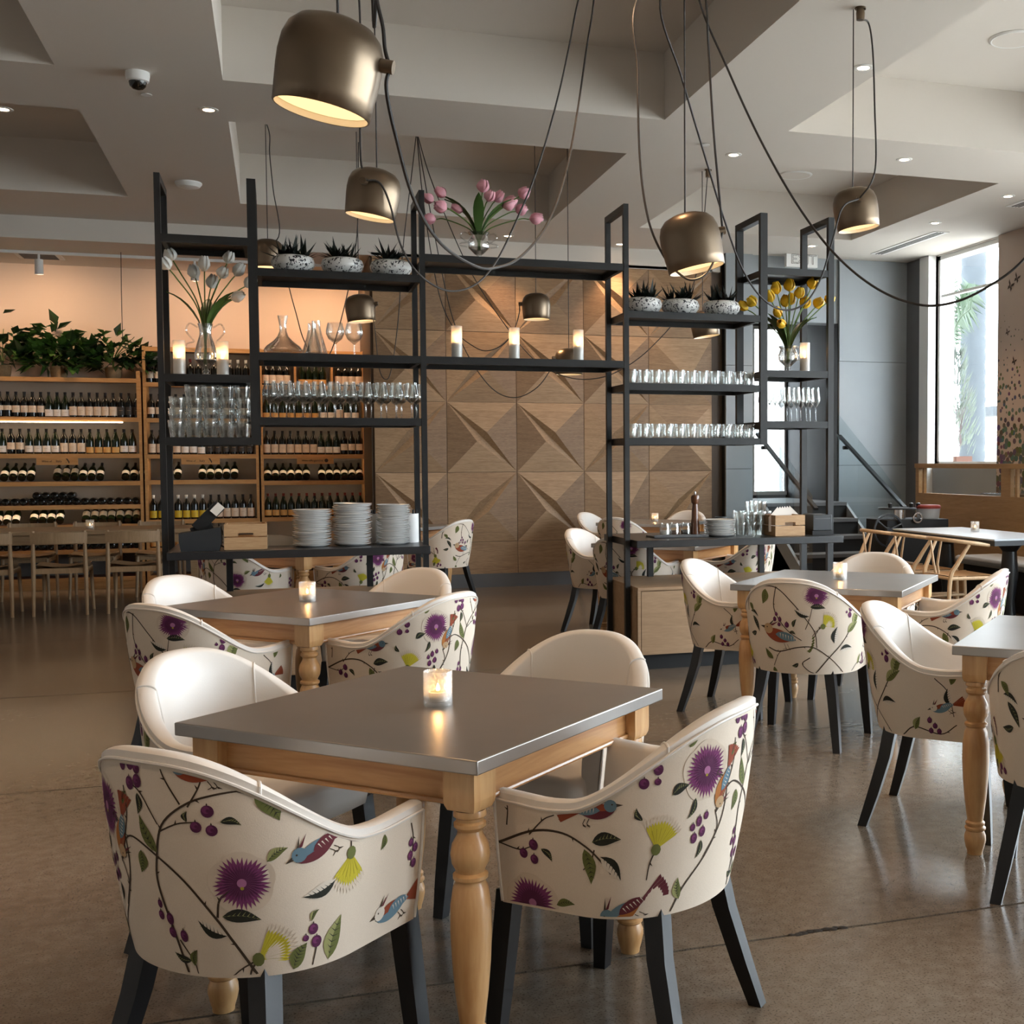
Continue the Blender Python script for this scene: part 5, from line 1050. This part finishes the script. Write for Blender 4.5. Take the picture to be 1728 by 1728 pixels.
cord('thin far cord reaching right to the lamp below succulents', [HB3, (730, 310, 10), (790, 450, 10.05), (850, 545, 10.1), (905, 610, 10.1), (960, 637, 10.1), (1010, 638, 10.1), (1055, 620, 10.1), (1100, 585, 10.1), (1150, 525, 10.1), (1180, 440, 10.1), atz(1195, 286, ZC)], .0042)
cord('thin far cord left of the succulents to hidden lamp', [K9, (470, 400, 9.3), (461, 320, 9.3), (455, 260, 9.35), (452, 215, 9.4), Vector((K9.x, K9.y, CT))], .0042)
cord('thin far cord falling past the carafes', [(478, 430, 9.4), (488, 485, 9.4), (500, 530, 9.4), (512, 572, 9.4), (530, 600, 9.4), (560, 590, 9.4), (600, 420, 9.4), (605, 240, 9.5)], .0042)
# ================================================================== ceiling fittings
LW = (1, .64, .38)
def downlight(px, py, lab, power=60, p=None):
    p = p or atz(px, py, ZC); t = thing('downlight', lab, 'light', p, 0, 'recessed ceiling downlights')
    MB().lathe([(.038, -.004), (.055, -.006), (.066, -.002), (.066, .0)], n=24).build('trim_ring', 'white_paint', t); MB().lathe([(.038, -.004), (0, -.0045)], n=20).build('lens', 'downlight_glow', t)
    lamp('downlight_beam', 'SPOT', (p.x, p.y, p.z-.03), LW, power, spot_size=1.5, spot_blend=.7, shadow_soft_size=.04, rot=(0, 0, 0))
for px, py, lab in ((352, 185, 'downlight between the left and middle coffers'), (5, 184, 'downlight at the far left of the ceiling'), (1457, 114, 'downlight behind the hooked pendant cords'), (1238, 261, 'downlight right of the swagged cords'), (1526, 269, 'downlight on the cross beam at right'),
                    (1701, 331, 'downlight nearest the right edge'), (1578, 376, 'downlight beside the long air slot'), (1046, 412, 'tiny far downlight by the centre black post'), (857, 398, 'tiny far downlight beside pink tulips'), (1370, 415, 'tiny far downlight above the exit sign')): downlight(px, py, lab)
for i, (x, y) in enumerate(((-.75, 4.9), (-.75, 1.1), (-3.0, 4.9), (-3.0, 1.1), (-5.0, 4.9), (-5, 8.7), (3.15, 1.1), (1.2, 1.1), (1.2, -1.2), (-.75, -1.2), (-.75, 6.9), (1.2, 4.9), (3.15, 4.4))):  # unseen downlights added as warm fill, brightening chairs, ceiling and plates
    downlight(0, 0, '%s added unseen fill downlight behind or beside the viewpoint' % ORD[i], 62, Vector((x, y, ZC)))
p = atz(232, 122, ZC); t = thing('security_camera', 'white dome security camera on the ceiling', 'camera', p); MB().lathe([(.07, 0), (.072, -.02), (.066, -.055), (.055, -.06), (0, -.06)], n=24).build('base', 'white_paint', t); MB().lathe([(.053, -.06), (.048, -.085), (.03, -.103), (0, -.11)], n=20).build('dome', 'bottle_glass', t)
p = atz(318, 308, ZC); t = thing('smoke_detector', 'round white smoke detector on the ceiling', 'detector', p); MB().lathe([(.11, 0), (.112, -.012), (.09, -.04), (.05, -.052), (0, -.054)], n=24).build('body', 'white_paint', t)
for px, py, lab in ((247, 158, 'small flat sprinkler cap beside the dome camera'), (1190, 243, 'small flat sprinkler cap near the right hook')):
    p = atz(px, py, ZC); o = MB().lathe([(.035, -.01), (.035, -.006), (.012, -.003), (.012, 0)], n=16).poly([(p_[0], p_[1], -.01) for p_ in [(.035*math.cos(k*.6), .035*math.sin(k*.6)) for k in range(10)]]).build('sprinkler_cap', 'white_paint'); tag(o, lab, 'sprinkler', 'sprinkler caps'); o.location = p
for px, py, lab in ((1342, 295, 'round ceiling speaker in the far right coffer'), (1712, 65, 'round ceiling speaker in the near right coffer')):
    p = atz(px, py, CT); t = thing('ceiling_speaker', lab, 'speaker', p, 0, 'round ceiling speakers'); MB().lathe([(.15, -.012), (.16, -.014), (.175, -.004), (.175, 0)], n=32).build('bezel', 'white_paint', t); MB().lathe([(.15, -.012), (0, -.010)], n=32).build('grille', 'plaster', t)
for (x0, x1, y0, y1, lab) in ((6.68, 6.86, 11.3, 12.75, 'long linear air slot before the window'), (6.68, 6.86, 8.6, 10.0, 'long linear air slot near the right edge')):
    t = thing('air_slot', lab, 'vent', ((x0+x1)/2, (y0+y1)/2, ZC), 0, 'linear air slots'); w, l = (x1-x0)/2, (y1-y0)/2; MB().box(-w, w, -l, l, -.006, 0).build('frame', 'white_paint', t)
    for k in (-.035, .0, .035): MB().box(k-.007, k+.007, -l+.03, l-.03, -.009, -.005).build('slot', 'black_matt', t)
p = atz(105, 250, CT); t = thing('coffer_vent', 'square air vent inside the left coffer', 'vent', p); MB().box(-.3, .3, -.3, .3, -.015, 0).build('plate', 'plaster', t)
for k in range(5): MB().box(-.14, .14, -.1+k*.045, -.075+k*.045, -.022, -.014).build('louvre', 'grey_dark', t)
# ================================================================== booth at the right
bp_ = thing('booth_partition', 'oak booth partition with open windows at right', 'partition', (6.9, 0, 0))
MB().box(0, .05, 7.2, 12.05, 0, 1.01).build('lower_panel', 'booth_ply', bp_); MB().box(-.01, .07, 7.2, 12.06, 1.31, 1.36).build('top_rail', 'booth_ply', bp_); MB().box(-.002, .06, 7.2, 12.05, 1.01, 1.03).build('mid_rail', 'booth_ply', bp_)
for y0, y1 in ((11.98, 12.05), (10.20, 10.36), (8.5, 8.66)):
    MB().box(0, .05, y0, y1, 1.03, 1.31).build('post', 'booth_ply', bp_); MB().box(.0, .03, y0-.12, y0-.08, 1.03, 1.31).build('stile', 'booth_ply', bp_)
bn = thing('booth_bench', 'grey upholstered booth bench against the oak partition', 'bench', (6.36, 0, 0)); MB().box(0, .52, 7.4, 10.35, .38, .46).build('seat', 'bench_fabric', bn, bevel=.03); MB().box(.08, .52, 7.4, 10.3, 0, .38).build('base', 'black_matt', bn)
plain('pale_top', (.52, .56, .60), .3)
wt = thing('booth_table', 'long pale-topped table beside the booth bench', 'table', (0, 0, 0)); MB().box(5.54, 6.29, 8.40, 10.1, .738, .75).build('tabletop', 'pale_top', wt); MB().box(5.545, 6.285, 8.405, 10.095, .695, .738).build('table_edge', 'dark_plastic', wt)
for y in (8.75, 9.75): MB().lathe([(.22, 0), (.2, .03), (.06, .06), (.045, .2), (.075, .42), (.06, .62), (.12, .695)], (5.92, y, 0), 20).build('pedestal', 'black_wood', wt)
use(vt, (6.0, 9.41, .75), 0, 'frosted votive candle on the booth table', 'votive candles on the tables')
def wish():
    t = thing('wishbone_chair', 'x', 'chair'); R = .27
    P = [Vector((R*1.02*math.cos(a), .02-R*.98*math.sin(a) if math.sin(a) > 0 else .02, .715+.035*math.sin(a))) for a in [PI*k/16 for k in range(17)]]; P = [Vector((R*1.02, .12, .70))]+P+[Vector((-R*1.02, .12, .70))]
    MB().tube(P, [.012]+[.0165]*17+[.012], 10).build('top_rail', 'beech', t)
    for s in (-1, 1):
        MB().tube(bez([(s*.20, -.21, 0), (s*.205, -.20, .42), (s*.23, -.15, .55), (s*.262, -.06, .71)], 6), [.014+.005*math.sin(PI*k/18) for k in range(19)], 8).build('leg', 'beech', t)
        MB().tube([(s*.245, .23, 0), (s*.24, .21, .45)], [.014, .018], 8).build('leg', 'beech', t)
        MB().tube([(s*.022, -.20, .46), (s*.03, -.215, .54), (s*.085, -.215, .735)], [.012, .011, .009], 6).build('splat', 'beech', t)
        MB().tube([(s*.205, -.2, .43), (s*.24, .21, .43)], .015, 8).build('rail', 'beech', t); MB().tube([(s*.203, -.2, .24), (s*.243, .22, .24)], .011, 8).build('stretcher', 'beech', t)
    for y, w, z in ((-.2, .2, .43), (.21, .24, .43), (-.2, .2, .2), (.22, .24, .17)): MB().tube([(-w, y, z), (w, y, z)], .014 if z > .3 else .011, 8).build('rail', 'beech', t)
    MB().grid([[Vector((x*(.205+.035*k/4), -.2+.41*k/4, .45-.012*math.sin(PI*k/4)*(1-x*x))) for x in (-1, -.5, 0, .5, 1)] for k in range(5)]).build('seat', 'crate_wood', t); return t
wc = wish()
for i, y in enumerate((8.72, 9.33, 9.93)): use(wc, (5.40, y, 0), -PI/2, '%s pale wishbone chair at the booth table' % ('nearest', 'middle', 'farthest')[i], 'wishbone chairs at the booth table')
# slicer stand
sl = thing('meat_slicer_stand', 'black flywheel slicer on a black stand by the booth', 'slicer', (5.78, 10.65, 0)); MB().box(0, .70, 0, .45, 0, .80).build('stand', 'black_matt', sl, bevel=.005)
w_ = MB(); Tw = Matrix.Translation((.0, -.03, .70)) @ Matrix.Rotation(PI/2, 4, 'X'); w_.lathe([(.15, -.012), (.168, -.012), (.168, .012), (.15, .012), (.15, -.012)], n=30, T=Tw)
for k in range(3): a = k*2*PI/3+.4; w_.tube([Tw @ Vector((0, 0, 0)), Tw @ Vector((.155*math.cos(a), .155*math.sin(a), 0))], .012, 8)
w_.lathe([(0, -.02), (.03, -.02), (.03, .02), (0, .02)], n=14, T=Tw); w_.build('flywheel', 'black_wood', sl)
MB().lathe([(0, 0), (.19, 0), (.195, .008), (.19, .016), (0, .018)], (.22, .2, .90), 28).build('carriage', 'dark_plastic', sl); MB().lathe([(0, 0), (.06, 0), (.06, .1), (0, .1)], (.25, .2, .80), 18).build('pedestal', 'chrome', sl); MB().lathe([(.04, -.008), (.055, -.008), (.055, .008), (.04, .008), (.04, -.008)], n=20, T=Matrix.Translation((.33, -.02, .82)) @ Matrix.Rotation(PI/2, 4, 'X')).build('crank', 'chrome', sl)
for x in (.12, .36, .44): MB().lathe([(0, 0), (.02, 0), (.024, .04), (0, .05)], (x, .16, .918), 12).build('knob', 'black_wood', sl)
ob = thing('storage_tub', 'clear tub with a dark red lid beside the slicer', 'tub', (6.33, 10.8, .80)); MB().lathe([(0, 0), (.11, 0), (.125, .11), (.12, .11), (.105, .01), (0, .01)], n=22).build('tub', 'glass_candle', ob); MB().lathe([(.128, .105), (.13, .125), (.12, .14), (0, .145)], n=22).build('lid', 'red_plastic', ob)
ct = thing('service_counter', 'dark steel service counter behind the booth partition', 'counter', (7.05, 9.0, 0)); MB().box(0, .38, 0, 1.9, 0, 1.02).build('body', 'grey_dark', ct); MB().box(-.02, .40, -.02, 1.92, 1.02, 1.05).build('top', 'chrome', ct)
